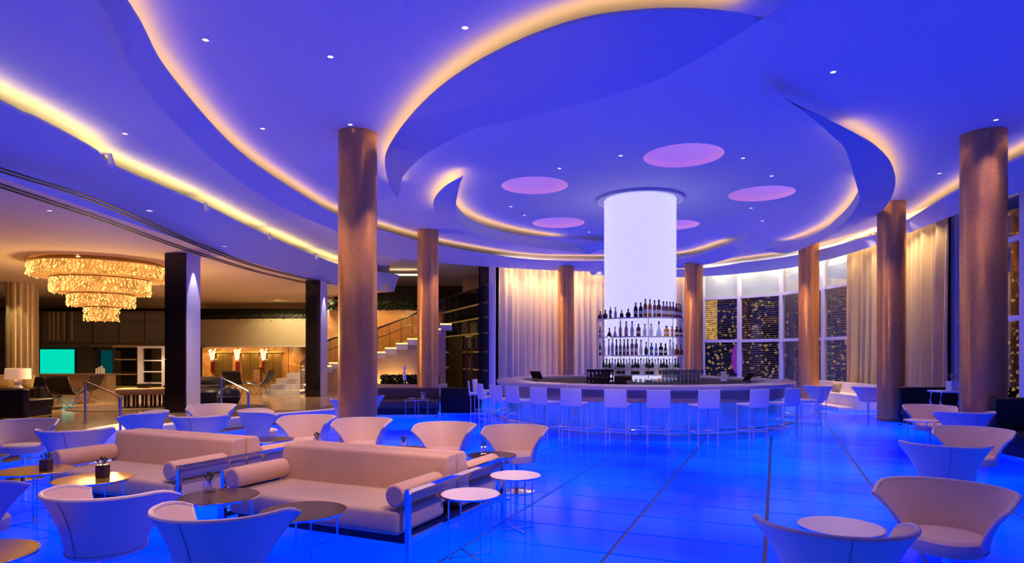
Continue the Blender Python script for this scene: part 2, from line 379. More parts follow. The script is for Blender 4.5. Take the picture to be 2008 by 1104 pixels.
# raised lobby floor
LP = [(-26, -6)]+LOBBY_EDGE+[(-1.2, 34), (-26, 34)]
lf = struct(MB().prism(LP, -0.05, 0.196).build('floor_lobby', 'joint_bronze'))
t0 = MB().box((0, 0, -0.012), (0.985, 0.985, 0.024)); tf = None; trest = MB(); tl = []
for i in range(-26, 1):
    for j in range(-6, 34):
        x, y = i+.5, j+.5
        if all(inpoly((x+a, y+b), LP) for a in (-.5, .5) for b in (-.5, .5)):
            px, py = proj((x, y, .2)) if y > 2 else (-999, 0)
            tl.append((1/y**3 if y > 2 and -60 < px < 1000 else 0, x, y))
tl.sort(reverse=True)
for k, (v, x, y) in enumerate(tl):
    if k < 280 and v > 0:
        if tf is None: tf = t0.build('marble_tile', 'lobby_marble', lf); o = tf
        else: o = tf.copy(); COL.objects.link(o); o.parent = lf
        o.location = (x, y, 0.2)
    else: trest.box((x, y, 0.188), (0.985, 0.985, 0.024))
trest.build('marble_tile_field', 'lobby_marble', lf)['kind'] = 'stuff'
bord = MB(); e2 = smooth_path(LOBBY_EDGE, 6)
def shift_left(path, d):
    out = []
    for i, p in enumerate(path):
        a = path[max(i-1, 0)]; b = path[min(i+1, len(path)-1)]; t = Vector((b[0]-a[0], b[1]-a[1])).normalized(); out.append((p[0]-t.y*d, p[1]+t.x*d))
    return out
E0, E1, E2 = shift_left(e2, -0.03), shift_left(e2, 0.34), shift_left(e2, -0.36)
bord.ribbon([(x, y, 0.202) for x, y in E0], [(x, y, 0.202) for x, y in E1]); bord.ribbon([(x, y, 0.202) for x, y in E0], [(x, y, 0.0) for x, y in E0])
struct(bord.build('trim_1', 'white_plaster', recalc=False))
st = MB(); st.ribbon([(x, y, 0.1) for x, y in E2], [(x, y, 0.1) for x, y in E0]); st.ribbon([(x, y, 0.1) for x, y in E2], [(x, y, 0.0) for x, y in E2])
# ------------------------------------------------------------------ ceilings
DISCS = [(3.15, 11.73), (0.49, 13.8), (5.67, 14.5), (1.29, 17.7), (4.55, 18.0)]; DR = 0.72
outer = [(-9, -6), (12.6, -6), (12.6, 34), (-9, 34)]
vs = [Vector(p) for p in outer]; cons = [(0, 1), (1, 2), (2, 3), (3, 0)]
for c in DISCS:
    o0 = len(vs); n = 40
    vs += [Vector((c[0]+DR*math.cos(2*math.pi*i/n), c[1]+DR*math.sin(2*math.pi*i/n))) for i in range(n)]; cons += [(o0+i, o0+(i+1) % n) for i in range(n)]
rv, re_, rf, _, _, _ = geometry.delaunay_2d_cdt(vs, cons, [], 1, 1e-5)
cm = MB()
fs = []
for f in rf:
    cx = sum(rv[i].x for i in f)/len(f); cy = sum(rv[i].y for i in f)/len(f)
    if all(math.dist((cx, cy), c) > DR*0.999 for c in DISCS): fs.append(tuple(f))
cm.add([(v.x, v.y, ZC) for v in rv], fs)
main_ceiling = struct(cm.build('ceiling', 'ceiling_paint', recalc=False))
struct(MB().box((1.8, 14, ZC+0.45), (21.6, 40, 0.1)).build('ceiling_slab', 'ceiling_paint'))
for k, c in enumerate(DISCS):
    MB().lathe([(DR, 0.0), (DR, 0.10), (DR*0.8, 0.16), (DR*0.4, 0.2), (0.001, 0.21)], 40, (c[0], c[1], ZC)).build('recess_dome', 'pink_disc', main_ceiling, smooth=True)
def slab(name, inner, outer, zi, zo, zt, m='soffit_paint', n=90, t0=0.0, t1=0.0):
    # zi, zo: underside height along the two edges (a thin lip on one, a deep fascia on the other); t0, t1: lengths over which the ends thin out
    A = resample(inner, n); B = resample(outer, n); mb = MB(); a0, b0 = [], []
    for i in range(n):
        u = i/(n-1); k = min(1, (u+.004)/t0 if t0 else 1, (1-u+.004)/t1 if t1 else 1); k = k*k*(3-2*k)
        a0.append((*A[i], zt-(zt-zi)*k)); b0.append((*B[i], zt-(zt-zo)*k))
    a1 = [(x, y, zt) for x, y in A]; b1 = [(x, y, zt) for x, y in B]
    vs = a0+b0+b1+a1; fs = []
    for i in range(n-1):
        for q in range(4):
            r = (q+1) % 4; fs.append((q*n+i, q*n+i+1, r*n+i+1, r*n+i))
    fs += [(0, n, 2*n, 3*n), (n-1, 4*n-1, 3*n-1, 2*n-1)]
    mb.add(vs, fs); o = struct(mb.build(name, m, smooth=True)); return o
def strip(parent, path, z, inset, toward, m='cove_glow', wd=0.05, f0=0.0, f1=1.0, name='cove_strip', n=70):
    # an upward LED ribbon lying on the slab, a little behind its edge; toward = plan line of the slab's other edge
    A = resample(path, n); B = resample(toward, n); i0, i1 = int(f0*(n-1)), int(f1*(n-1)); P, Q = [], []
    for i in range(i0, i1+1):
        d = Vector((B[i][0]-A[i][0], B[i][1]-A[i][1])); L = d.length
        a = A[max(i-1, 0)]; b = A[min(i+1, n-1)]; t = Vector((b[0]-a[0], b[1]-a[1])).normalized(); nn = Vector((-t.y, t.x))
        if nn.dot(d) < 0: nn = -nn
        s_ = min(inset, L*0.5)
        P.append((A[i][0]+nn.x*s_, A[i][1]+nn.y*s_, z)); Q.append((A[i][0]+nn.x*(s_+wd), A[i][1]+nn.y*(s_+wd), z))
    if len(P) > 1: return MB().ribbon(P, Q).build(name, m, parent, recalc=False)
ZB, ZT = 4.78, 5.05
pt = lambda L, z: [U(x, y, z)[:2] for x, y in L]
# left swirl: inner lip and outer edge
A_in = smooth_path([(-2.6, -6), (-2.9, 0), (-3.2, 3.5)]+pt([(254, 5), (325, 132), (436, 264), (507, 325), (583, 375), (662, 421), (741, 448), (817, 469.6), (917, 491), (1040, 508), (1176, 510.6), (1326, 506), (1407, 485), (1447, 472)], ZT), 6)
A_out = smooth_path([(-3.0, -6), (-3.3, 0), (-3.45, 3.5)]+pt([(195, 5), (254, 127), (304, 198), (365, 264), (436, 330), (507, 380), (583, 421), (660, 454)], ZB)+[(-4.25, 20.2), (-2.4, 22.2), (-0.5, 23.3), (1.6, 24.1), (3.6, 24.4), (5.4, 24.1), (6.4, 23.3), (7.1, 21.8), (7.1, 20.3), (6.88, 19.2)], 6)
sa = slab('ceiling_soffit', A_in, A_out, ZT-.05, ZB, ZT, n=140, t1=.015)
strip(sa, A_in, ZT+0.012, 0.07, A_out, n=140, f0=0.05, f1=0.985)
# right swirl along the windows
D_in = smooth_path([(3.0, 25.3), (5.0, 25.9)]+pt([(1381, 525), (1452, 515), (1566, 499), (1718, 459), (1779, 431), (1878, 370)], ZT)+[(8.75, 10.5), (8.6, 6), (8.6, -6)], 6)
D_out = smooth_path([(3.2, 25.55), (5.2, 26.35), (7.9, 25.95), (9.9, 24.0), (10.55, 21.8), (10.6, 18.5), (10.15, 14.9), (9.95, 12.5), (9.95, 6), (9.95, -6)], 6)
sd = slab('ceiling_soffit', D_in, D_out, ZT-.05, ZB, ZT, n=120)
strip(sd, D_in, ZT+0.012, 0.07, D_out, n=120, f0=0.02, f1=0.97)
# crescents hung under the middle of the ceiling
C1o = pt([(1543, 51), (1528, 46), (1477, 30), (1401, 18), (1309, 15), (1233, 20), (1157, 31), (1080, 53), (1004, 84), (928, 124), (862, 170), (812, 218), (776, 264), (757, 299), (755, 325), (761, 350), (768, 368), (780, 388)], ZT)
C1i = pt([(1543, 51.5), (1500, 81), (1410, 117), (1309, 152), (1207, 185), (1106, 211), (1004, 236), (928, 254), (852, 292), (817, 317), (791, 345), (786, 363), (789, 380)], ZB)
C1o, C1i = smooth_path(C1o, 5), smooth_path(C1i, 6)
s1 = slab('ceiling_crescent', C1o, C1i, ZT-.035, ZB, ZT, n=110, t0=.22, t1=.06)
strip(s1, C1o, ZT+0.012, 0.07, C1i, n=110, f0=0.06, f1=0.94); strip(s1, C1i, ZT+0.012, 0.05, C1o, n=110, f0=0.80, f1=0.97)
C2o = pt([(908.7, 344.6), (890, 354), (874, 364), (858, 379), (850, 395), (852, 408), (863, 425), (885, 444)], ZT)+pt([(925, 473), (975, 487), (1040, 493), (1110, 495), (1184, 490)], ZB)
C2i = pt([(908.9, 344.8), (903, 356), (897, 372), (893, 392), (899, 408), (916, 425), (944, 440), (980, 452), (1030, 463), (1080, 471), (1130, 478), (1184, 489)], ZT)
C2o, C2i = smooth_path(C2o, 6), smooth_path(C2i, 6)
s2 = slab('ceiling_crescent', C2i, C2o, ZB, ZT-.035, ZT, n=110, t0=.25, t1=.1)
strip(s2, C2o, ZT+0.012, 0.06, C2i, n=110, f0=0.02, f1=0.34); strip(s2, C2i, ZT+0.012, 0.06, C2o, n=110, f0=0.04, f1=0.80)
C3o = pt([(1509, 207), (1595.6, 221.6), (1632, 238), (1675, 260), (1711.6, 281), (1740.6, 308.5), (1754, 337.5), (1755, 363), (1744, 392), (1726, 413.6), (1697, 433.6)], ZT)+pt([(1655, 462), (1610, 481), (1560, 497), (1500, 505)], ZB)
C3i = pt([(1509, 207.5), (1552, 238), (1595.6, 263), (1632, 287), (1661, 312)], ZB)+pt([(1684, 352), (1684, 371), (1668, 400), (1645, 425), (1612, 452), (1563, 474), (1520, 486), (1490, 493)], ZT)
C3o, C3i = smooth_path(C3o, 6), smooth_path(C3i, 6)
s3 = slab('ceiling_crescent', C3o, C3i, ZT-.035, ZB, ZT, n=110, t0=.35, t1=.1)
strip(s3, C3o, ZT+0.012, 0.07, C3i, n=110, f0=0.14, f1=0.66); strip(s3, C3i, ZT+0.012, 0.06, C3o, n=110, f0=0.42, f1=0.93)
# left aisle: higher band, then the low soffit with its own cove
ZL0, ZL1, ZBAND = 4.05, 4.7, 4.93
LIP = smooth_path([(-5.9, -6), (-5.95, 2)]+pt([(0, 195), (76, 231), (188, 292), (228, 325), (396, 398), (517, 457), (660, 517)], ZL1)+[(-5.3, 23.2), (-4.4, 24.8)], 6)
LIP_IN = smooth_path([(-7.0, -6), (-7.05, 2), (-7.1, 8), (-7.1, 13), (-6.9, 17.5), (-6.5, 21), (-5.9, 23.6), (-4.6, 24.9)], 8)
band_out = [(-7.4, -6), (-7.5, 6), (-7.6, 12), (-7.3, 18), (-6.4, 22), (-5.2, 25)]
Bi, Bo = resample(A_out[:70], 60), resample(smooth_path(band_out, 8), 60)
bm_ = MB().ribbon([(x, y, ZBAND) for x, y in Bi], [(x, y, ZBAND) for x, y in Bo])
bm_.ribbon([(x, y, ZBAND) for x, y in Bo], [(x, y, ZL0+.2) for x, y in Bo]); struct(bm_.build('ceiling_aisle', 'ceiling_paint', recalc=False))
lob = LIP_IN+[(-6.2, 25.9), (-8.0, 27.5), (-8.6, 31), (-8.6, 34), (-26, 34), (-26, -6)]
lo = struct(MB().prism(lob, ZL0, ZL0+.25).build('ceiling_lobby', 'lobby_ceiling_paint'))
sl = slab('ceiling_soffit', LIP, LIP_IN, ZL1-.04, ZL0, ZL1, n=110)
strip(sl, LIP, ZL1+0.012, 0.10, LIP_IN, m='cove_yellow', wd=0.06, n=110, f0=0.06, f1=0.93)
# ------------------------------------------------------------------ walls
struct(MB().box((-13.3, 34.1, 2.6), (26.6, 0.2, 5.4)).build('wall_back', 'wall_dark'))
struct(MB().box((-26.1, 14, 2.6), (0.2, 40, 5.4)).build('wall_left', 'wall_grey'))
struct(MB().box((-7, -6.1, 2.6), (39, 0.2, 5.4)).build('wall_front', 'wall_grey'))
PL, PRr = wall_at(1378), wall_at(1669)
def wall_strip(name, a, b, z0, z1, m, out=0.12, n=24):
    P = wall_span(a, b, n); Q = offset_in(P, -out); mb = MB()
    n_ = len(P); vs = [(x, y, z0) for x, y in P]+[(x, y, z1) for x, y in P]+[(x, y, z1) for x, y in Q]+[(x, y, z0) for x, y in Q]
    fs = [(i, i+1, n_+i+1, n_+i) for i in range(n_-1)]+[(2*n_+i, 2*n_+i+1, 3*n_+i+1, 3*n_+i) for i in range(n_-1)]
    mb.add(vs, fs); return struct(mb.build(name, m, recalc=False))
wall_strip('wall_far', WS[0], PL, 0, ZC, 'wall_dark'); PR2 = wall_at(1872)
wall_strip('wall_right', PRr, PR2, 0, ZC, 'wall_dark')
# ------------------------------------------------------------------ windows
def window(name, posts, trans, z0, z1, blind_from=None, post_w=0.16):
    root = bpy.data.objects.new(name, None); COL.objects.link(root); struct(root)
    for p in posts:
        MB().box((p[0], p[1], (z0+z1)/2), (post_w, post_w, z1-z0), bev=0.01).build('mullion', 'white_frame', root)
    for a, b in zip(posts, posts[1:]):
        d = Vector((b[0]-a[0], b[1]-a[1])); L = d.length; rz = math.atan2(d.y, d.x); c = ((a[0]+b[0])/2, (a[1]+b[1])/2)
        for z in trans: MB().box((c[0], c[1], z), (L-post_w, 0.09, 0.11), rz).build('transom', 'white_frame', root)
        zz = [z0]+list(trans)+[z1]
        for u, v in zip(zz, zz[1:]): MB().box((c[0], c[1], (u+v)/2), (L-post_w, 0.012, v-u-0.1), rz).build('pane', 'pane', root)
        if blind_from:
            nn = Vector((-d.y, d.x)).normalized()
            if nn.dot(Vector((BAR[0]-c[0], BAR[1]-c[1]))) < 0: nn = -nn
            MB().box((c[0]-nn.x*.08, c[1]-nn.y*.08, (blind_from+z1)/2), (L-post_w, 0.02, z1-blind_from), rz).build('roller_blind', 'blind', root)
            lv = MB(); z = z0+0.1
            while z < blind_from:
                lv.box((c[0]-nn.x*.32, c[1]-nn.y*.32, z), (L, 0.07, 0.016), rz); z += 0.085
            lv.build('louvre_slats', 'louvre', root)['kind'] = 'stuff'
    return root
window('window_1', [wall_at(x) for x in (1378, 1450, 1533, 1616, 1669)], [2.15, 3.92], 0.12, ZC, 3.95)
window('window_2', [wall_at(1875), (10.4, 12.9), (10.32, 10.6), (10.3, 8.2), (10.3, 5), (10.3, 1), (10.3, -5.9)], [2.35, 4.0], 0.12, ZC)
cb = MB()
for k, (x, y, wd, dp, h, lab, g) in enumerate([(11.5, 47, 3.5, 3, 6.5, 'low dark building with golden lit rooms outside the windows, beside the fourth column', 'city_gold'), (18.2, 52, 7, 4, 19, 'tall dark tower with scattered golden windows outside, seen between white mullions', 'city'), (27, 50, 8, 4, 15, 'dark block with sparse lit windows outside, seen right of the fifth column', 'city'), (33, 40, 8, 4, 13, 'dark block outside, seen through the last bay before the olive curtain', 'city')]):
    b = thing('city_building', lab, 'building', (x, y, -3)); MB().box((0, 0, h/2), (wd, dp, h)).build('facade', 'city' if g == 'city' else 'city', b)
    if k == 0: MB().box((0.0, -1.6, 5.2), (3.3, 0.1, 2.4)).build('lit_room', 'city_gold', b)
    if k == 1: MB().box((-2.6, -2.1, 7.3), (0.9, 0.1, 3.6)).build('lit_stair', 'city_gold', b); MB().box((-2, -2.1, 10.2), (4.5, 0.1, 1.0)).build('lit_floor', 'city_gold', b)
t = thing('purple_reflection', 'round purple glowing sign outside the window beside a mullion', 'reflection', (14.3, 41, 0))
sf = MB().cyl((0, 0, 0), (0, 0.08, 0), 0.95, n=24).build('reflection_face', 'reflection_purple', t); sf.location = (.2, 0, 1.3); sf.scale = (.38, 1, 1); MB().cyl((0, 0.06, -3), (.0, 0.06, 1.1), 0.06).build('post', 'dark_frame', t)  # glowing oval stands in for a purple reflection; the post is added
# ------------------------------------------------------------------ curtains
def curtain(name, label, path, z0, z1, m, amp=0.07, wl=0.26, seed=1):
    rnd = random.Random(seed); L = sum(math.dist(a, b) for a, b in zip(path, path[1:])); n = int(L/0.022); P = resample(path, n); ph = 0; mb = MB(); nz = 9
    offs = []
    for i in range(n):
        ph += (0.022/wl)*2*math.pi*(0.75+0.5*rnd.random()); offs.append((math.sin(ph), math.sin(ph*0.37+1), ph))
    vs = []
    for k in range(nz):
        t = k/(nz-1); z = z0+(z1-z0)*t
        for i in range(n):
            a = P[max(i-1, 0)]; b = P[min(i+1, n-1)]; d = Vector((b[0]-a[0], b[1]-a[1])).normalized(); nn = (-d.y, d.x)
            q = amp*(1.15-0.45*t)*(offs[i][0]+0.5*offs[i][1])+0.012*math.sin(5*t+offs[i][2]*0.2); vs.append((P[i][0]+nn[0]*q, P[i][1]+nn[1]*q, z))
    mb.add(vs, [(k*n+i, k*n+i+1, (k+1)*n+i+1, (k+1)*n+i) for k in range(nz-1) for i in range(n-1)])
    o = mb.build(name, m, smooth=True, recalc=False); return tag(o, label, 'curtain')
ca = offset_in(wall_span(wall_at(972), wall_at(1376), 40), 0.30)
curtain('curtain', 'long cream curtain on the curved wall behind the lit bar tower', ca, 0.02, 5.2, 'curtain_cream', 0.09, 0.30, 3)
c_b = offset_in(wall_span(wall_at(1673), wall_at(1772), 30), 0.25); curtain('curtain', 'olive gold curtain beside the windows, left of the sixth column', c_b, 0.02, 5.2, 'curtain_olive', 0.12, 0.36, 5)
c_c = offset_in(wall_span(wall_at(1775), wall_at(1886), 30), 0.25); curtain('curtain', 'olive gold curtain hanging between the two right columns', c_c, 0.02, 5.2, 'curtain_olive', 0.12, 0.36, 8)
c_w = offset_in(wall_span(wall_at(1385), wall_at(1665), 40), 0.0)  # line of an unseen strip added to brighten blinds and mullions
for nm, path in (('curtain_cove', ca), ('curtain_cove', c_b), ('curtain_cove', c_c), ('added_window_strip', c_w)):
    q = offset_in(path, 0.20); q2 = offset_in(path, 0.24)
    struct(MB().ribbon([(x, y, 5.0) for x, y in q], [(x, y, 5.0) for x, y in q2]).build('trim_3', 'window_glow' if nm == 'added_window_strip' else 'curtain_glow', recalc=False))
wp = wall_at(967); struct(MB().box((wp[0]-.02, wp[1]-.35, 2.6), (0.24, 0.3, 5.2)).build('trim_4', 'white_plaster')); struct(MB().box((wp[0]-.24, wp[1]-.40, 2.05), (0.2, 0.2, 4.1)).build('trim_5', 'dark_frame'))
# ------------------------------------------------------------------ mosaic columns
COLS = [(-2.55, 10.54, .316, ZC, 'thick bronze mosaic column at left, nearest the sofas'), (-2.48, 18.8, .31, ZC, 'bronze mosaic column behind the brown banquette, left of the bar'), (2.03, 24.0, .31, 4.9, 'bronze mosaic column in front of the cream curtain, left of the white tower'),
        (6.56, 23.0, .32, 4.85, 'bronze mosaic column just right of the white bar tower'), (9.73, 20.9, .315, ZC, 'bronze mosaic column standing before the window wall'), (9.14, 15.36, .305, ZC, 'bronze mosaic column between the two olive curtains'), (7.79, 10.54, .325, ZC, 'tall bronze mosaic column at far right, tallest in view on that side')]
for x, y, r, h, lab in COLS:
    t = thing('mosaic_column', lab, 'column', (x, y, 0))
    MB().lathe([(r, 0.0), (r, h-0.001)], 48).build('shaft', 'bronze_mosaic', t, smooth=True)
    MB().lathe([(r+.006, 0.002), (r+.012, 0.05), (r+.004, 0.07)], 48).build('base_ring', 'bronze', t, smooth=True)
# ================================================================== THE ROUND BAR
bx_, by_ = BAR
def bpos(a, r): return (bx_+r*math.sin(a), by_-r*math.cos(a))
def bang(px, r, far=False):                # angle on a ring of the bar along one sight line
    d = Vector(((px-CX)/F, 1)).normalized(); c = Vector(BAR); b = d.dot(c); t = b*b-(c.dot(c)-r*r); t = math.sqrt(max(t, 0))
    q = d*(b+t if far else b-t)-c; return math.atan2(q.x, -q.y)
ORD = ['first', 'second', 'third', 'fourth', 'fifth', 'sixth', 'seventh', 'eighth', 'ninth', 'tenth', 'eleventh', 'twelfth', 'thirteenth', 'fourteenth', 'fifteenth', 'sixteenth', 'seventeenth', 'eighteenth', 'nineteenth', 'twentieth', 'twenty-first', 'twenty-second', 'twenty-third', 'twenty-fourth', 'twenty-fifth', 'twenty-sixth', 'twenty-seventh', 'twenty-eighth', 'twenty-ninth', 'thirtieth']
bar = thing('bar_counter', 'large round bar counter with a blue lit mosaic front and pale stone top', 'bar counter', (bx_, by_, 0))
MB().lathe([(2.74, 0.93), (3.34, 0.93), (3.36, 0.945), (3.36, 1.005), (3.34, 1.02), (2.74, 1.02)], 96, closed=True).build('countertop', 'counter_stone', bar, smooth=True)
MB().lathe([(3.14, 0.70), (3.14, 0.93)], 96).build('apron', 'bar_wood', bar, smooth=True)
NPB = 48; pw_ = 2*math.pi/NPB; fp = None
for i in range(NPB):
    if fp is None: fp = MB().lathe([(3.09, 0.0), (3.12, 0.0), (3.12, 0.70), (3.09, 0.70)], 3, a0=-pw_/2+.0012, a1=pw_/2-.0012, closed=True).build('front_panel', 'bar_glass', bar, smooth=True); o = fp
    else: o = fp.copy(); COL.objects.link(o); o.parent = bar
    o.rotation_euler = (0, 0, pw_*i)
MB().lathe([(3.07, 0.0), (3.07, 0.72)], 64).build('front_backing', 'dark_frame', bar, smooth=True)
MB().lathe([(3.12, 0.10), (3.24, 0.10), (3.24, 0.0)], 96).build('plinth', 'steel', bar, smooth=True)
MB().tube([(3.42*math.cos(2*math.pi*i/96), 3.42*math.sin(2*math.pi*i/96), 0.22) for i in range(96)], 0.022, 8, True).build('foot_rail', 'chrome', bar, smooth=True)
for i in range(16):
    a = 2*math.pi*i/16+.1; c, s = math.cos(a), math.sin(a); MB().cyl((3.12*c, 3.12*s, .22), (3.41*c, 3.41*s, .22), .014, n=6).build('rail_bracket', 'chrome', bar)
MB().lathe([(2.74, 0.10), (2.74, 0.93)], 72).build('inner_panel', 'counter_dark', bar, smooth=True)
tw = thing('bar_tower', 'glowing white beaded tower rising from the middle of the round bar to the ceiling', 'light column', (bx_, by_, 0))
MB().lathe([(0.0, 0.90), (2.60, 0.90), (2.62, 0.98), (0.0, 0.98)], 72).build('back_counter', 'counter_dark', tw, smooth=True)
MB().lathe([(2.3, 0.0), (2.3, 0.9)], 48).build('cabinet', 'counter_dark', tw, smooth=True)
MB().lathe([(0.76, 0.985), (0.76, ZC-0.03)], 64).build('light_core', 'shaft_glow', tw, smooth=True, recalc=False)
bd = MB(); ns = 112
for i in range(ns):
    a = 2*math.pi*i/ns; x, y = .82*math.cos(a), .82*math.sin(a); z = 1.02
    while z < ZC-.05:
        r, h = .0165, .0215
        bd.add([(x+r, y, z), (x, y+r, z), (x-r, y, z), (x, y-r, z), (x, y, z+h), (x, y, z-h)], [(0, 1, 4), (1, 2, 4), (2, 3, 4), (3, 0, 4), (1, 0, 5), (2, 1, 5), (3, 2, 5), (0, 3, 5)]); z += .048
bo = bd.build('bead_curtain', 'bead', tw, recalc=False); bo['kind'] = 'stuff'
MB().lathe([(0.70, ZC-.004), (1.0, ZC-.004), (1.0, ZC-.06), (.985, ZC-.06), (.985, ZC-.02), (.70, ZC-.02)], 64).build('ceiling_ring', 'soffit_paint', tw, smooth=True)
SHELF = [2.41, 1.99, 1.57, 1.15]
for z in SHELF:
    MB().lathe([(0.845, z-.012), (1.0, z-.012), (1.0, z+.012), (.845, z+.012)], 64, closed=True).build('shelf', 'shelf_glass', tw, smooth=True)
for i in range(10):
    a = 2*math.pi*i/10+.30; MB().cyl((.985*math.cos(a), .985*math.sin(a), .98), (.985*math.cos(a), .985*math.sin(a), 2.42), .007, n=6).build('shelf_post', 'chrome', tw)
# bottles
def bottle_mesh(kind, h, r, body):
    P = dict(wine=[(0, 0), (1, 0), (1, .58), (.8, .68), (.36, .78), (.34, .93)], squat=[(0, 0), (.75, 0), (1, .2), (.95, .42), (.55, .58), (.26, .66), (.26, .82)], square=[(0, 0), (1, 0), (1, .64), (.9, .69), (.38, .74), (.38, .88)],
             slim=[(0, 0), (1, 0), (1, .45), (.7, .6), (.45, .7), (.42, .92)], decanter=[(0, 0), (.9, 0), (1, .12), (.6, .42), (.25, .58), (.22, .8)])[kind]
    mb = MB(); mb.lathe([(q*r, z*h) for q, z in P], 10)
    mb.cur = 1; rr, zz = P[-1]; mb.lathe([(rr*r*1.15, zz*h), (rr*r*1.2, h), (0, h)], 10)
    if kind in ('wine', 'square', 'slim'): mb.cur = 2; mb.lathe([(r*1.02, .2*h), (r*1.02, .42*h)], 10)
    return mb
BM = {}
def bottle(px, shelf, kind, h, r, body, label, group):
    key = (kind, h, r, body)
    a = bang(px, 0.925); x, y = bpos(a, 0.925)
    if key not in BM:
        o = bottle_mesh(kind, h, r, body).build('bottle', [body, 'b_cap', 'b_label'], smooth=True); BM[key] = o
    else: o = BM[key].copy(); COL.objects.link(o)
    o.location = (x, y, SHELF[shelf]+.013); o.rotation_euler = (0, 0, a); tag(o, label, 'bottle', group)
rows = [
 [(1177, 'squat', .20, .06, 'b_red'), (1187, 'squat', .20, .06, 'b_black'), (1197, 'wine', .25, .034, 'b_brown'), (1207, 'slim', .24, .032, 'b_clear'), (1219, 'squat', .17, .045, 'b_black'), (1232, 'squat', .19, .06, 'b_black'), (1246.5, 'wine', .32, .045, 'b_black'), (1256.5, 'wine', .32, .045, 'b_green'), (1265.5, 'wine', .40, .045, 'b_amber'), (1274.5, 'wine', .39, .042, 'b_amber'), (1283.5, 'square', .37, .04, 'b_purple'), (1292, 'square', .38, .05, 'b_brown'), (1301, 'square', .35, .04, 'b_purple'), (1307.5, 'square', .35, .036, 'b_purple'), (1314, 'square', .35, .036, 'b_amber'), (1320, 'square', .35, .036, 'b_purple'), (1326, 'wine', .33, .04, 'b_brown'), (1331, 'slim', .33, .04, 'b_amber'), (1335, 'slim', .33, .035, 'b_red')],
 [(1176, 'slim', .25, .035, 'b_red'), (1180, 'slim', .25, .035, 'b_pink'), (1195, 'decanter', .20, .06, 'b_red'), (1206, 'decanter', .22, .045, 'b_clear'), (1216.5, 'slim', .33, .035, 'b_pink'), (1228, 'slim', .33, .04, 'b_pink'), (1239.5, 'slim', .33, .04, 'b_clear'), (1252, 'wine', .27, .05, 'b_red'), (1264.5, 'slim', .27, .04, 'b_clear'), (1277, 'slim', .27, .045, 'b_clear'), (1292, 'decanter', .33, .065, 'b_clear'), (1307, 'square', .23, .06, 'b_orange'), (1318, 'square', .23, .035, 'b_orange'), (1327, 'square', .23, .05, 'b_brown'), (1334, 'square', .22, .05, 'b_red')],
 [(1175, 'wine', .30, .035, 'b_black'), (1185, 'slim', .33, .03, 'b_clear'), (1194, 'slim', .37, .032, 'b_clear'), (1201, 'wine', .38, .036, 'b_clear'), (1209, 'slim', .36, .034, 'b_purple'), (1216.5, 'slim', .36, .036, 'b_purple'), (1224, 'slim', .36, .036, 'b_purple'), (1231, 'slim', .36, .036, 'b_purple'), (1239.5, 'square', .36, .038, 'b_purple'), (1247.5, 'square', .36, .038, 'b_purple'), (1257, 'slim', .34, .036, 'b_clear'), (1267, 'squat', .30, .04, 'b_black'), (1277.5, 'square', .27, .04, 'b_blue'), (1286.5, 'slim', .26, .035, 'b_blue'), (1296, 'square', .27, .048, 'b_black'), (1305, 'slim', .26, .04, 'b_black'), (1314, 'slim', .35, .035, 'b_clear'), (1320, 'slim', .28, .035, 'b_clear'), (1327, 'squat', .24, .06, 'b_red'), (1335, 'squat', .24, .055, 'b_red')],
 [(1184+k*5.6, ('wine', 'slim', 'wine')[k % 3], .33+.02*(k % 2), .036, ('b_green', 'b_black', 'b_clear', 'b_green', 'b_clear')[(k*3) % 5]) for k in range(27)]]
CN = dict(b_black='black', b_amber='amber', b_brown='dark brown', b_purple='smoky purple', b_blue='blue', b_green='dark green', b_orange='orange', b_pink='pink', b_clear='clear', b_red='dark red')
KN = dict(wine='long-necked', squat='squat round', square='straight-sided', slim='slim', decanter='flared')
SN = ['top shelf', 'second shelf down', 'third shelf down', 'lowest shelf']
for s_, row in enumerate(rows):
    for k, (px, kd, h, r, c) in enumerate(row):
        bottle(px, s_, kd, h, r, c, f'{CN[c]} {KN[kd]} bottle, {ORD[k]} from the left on the {SN[s_]}', f'bottles on the {SN[s_]} of the bar tower')
# glassware and tools on the back counter
gm = MB().lathe([(0, 0), (.036, 0), (.030, .095), (.026, .095), (.031, .008), (0, .008)], 10).build('drinking_glass', 'clear_glass', smooth=True); tag(gm, '', 'glass', 'glasses stacked on the back counter')
gfirst = True; GX = [3.17+.084*i for i in range(12)]
for t in range(3):
    for rw in range(2):
        for i, x in enumerate(GX[t % 2:12-(t % 2)]):
            o = gm if gfirst else gm.copy()
            if not gfirst: COL.objects.link(o)
            gfirst = False; o.location = (x, 13.72+.09*rw, .982+.1*t)
            o['label'] = f"upturned glass in the stack by the tower, {('bottom', 'middle', 'top')[t]} layer, {('front', 'rear')[rw]} row, {ORD[i]} from left"
for k, (px, Y) in enumerate([(1238, 13.6), (1247, 13.5), (1256, 13.6), (1266, 13.5), (1278, 13.6), (1284, 13.4)]):
    o = gm.copy(); COL.objects.link(o); o.location = ((px-CX)/F*Y, Y, .982); o['label'] = f'single clear glass before the lowest bottle shelf, {ORD[k]} from left'; o['group'] = 'single glasses on the back counter'
cr = thing('bottle_crate', 'black slatted crate standing on the bar left of the tower', 'crate', (1.88, 13.62, .982), R(4))
MB().box((0, 0, .012), (.52, .3, .024)).build('bottom', 'black_plastic', cr)
for sy in (-.145, .145):
    for z in (.10, .27): MB().box((0, sy, z), (.52, .012, .05)).build('rail', 'black_plastic', cr)
    for i in range(7): MB().box((-.24+.08*i, sy, .15), (.022, .014, .28)).build('upright', 'black_plastic', cr)
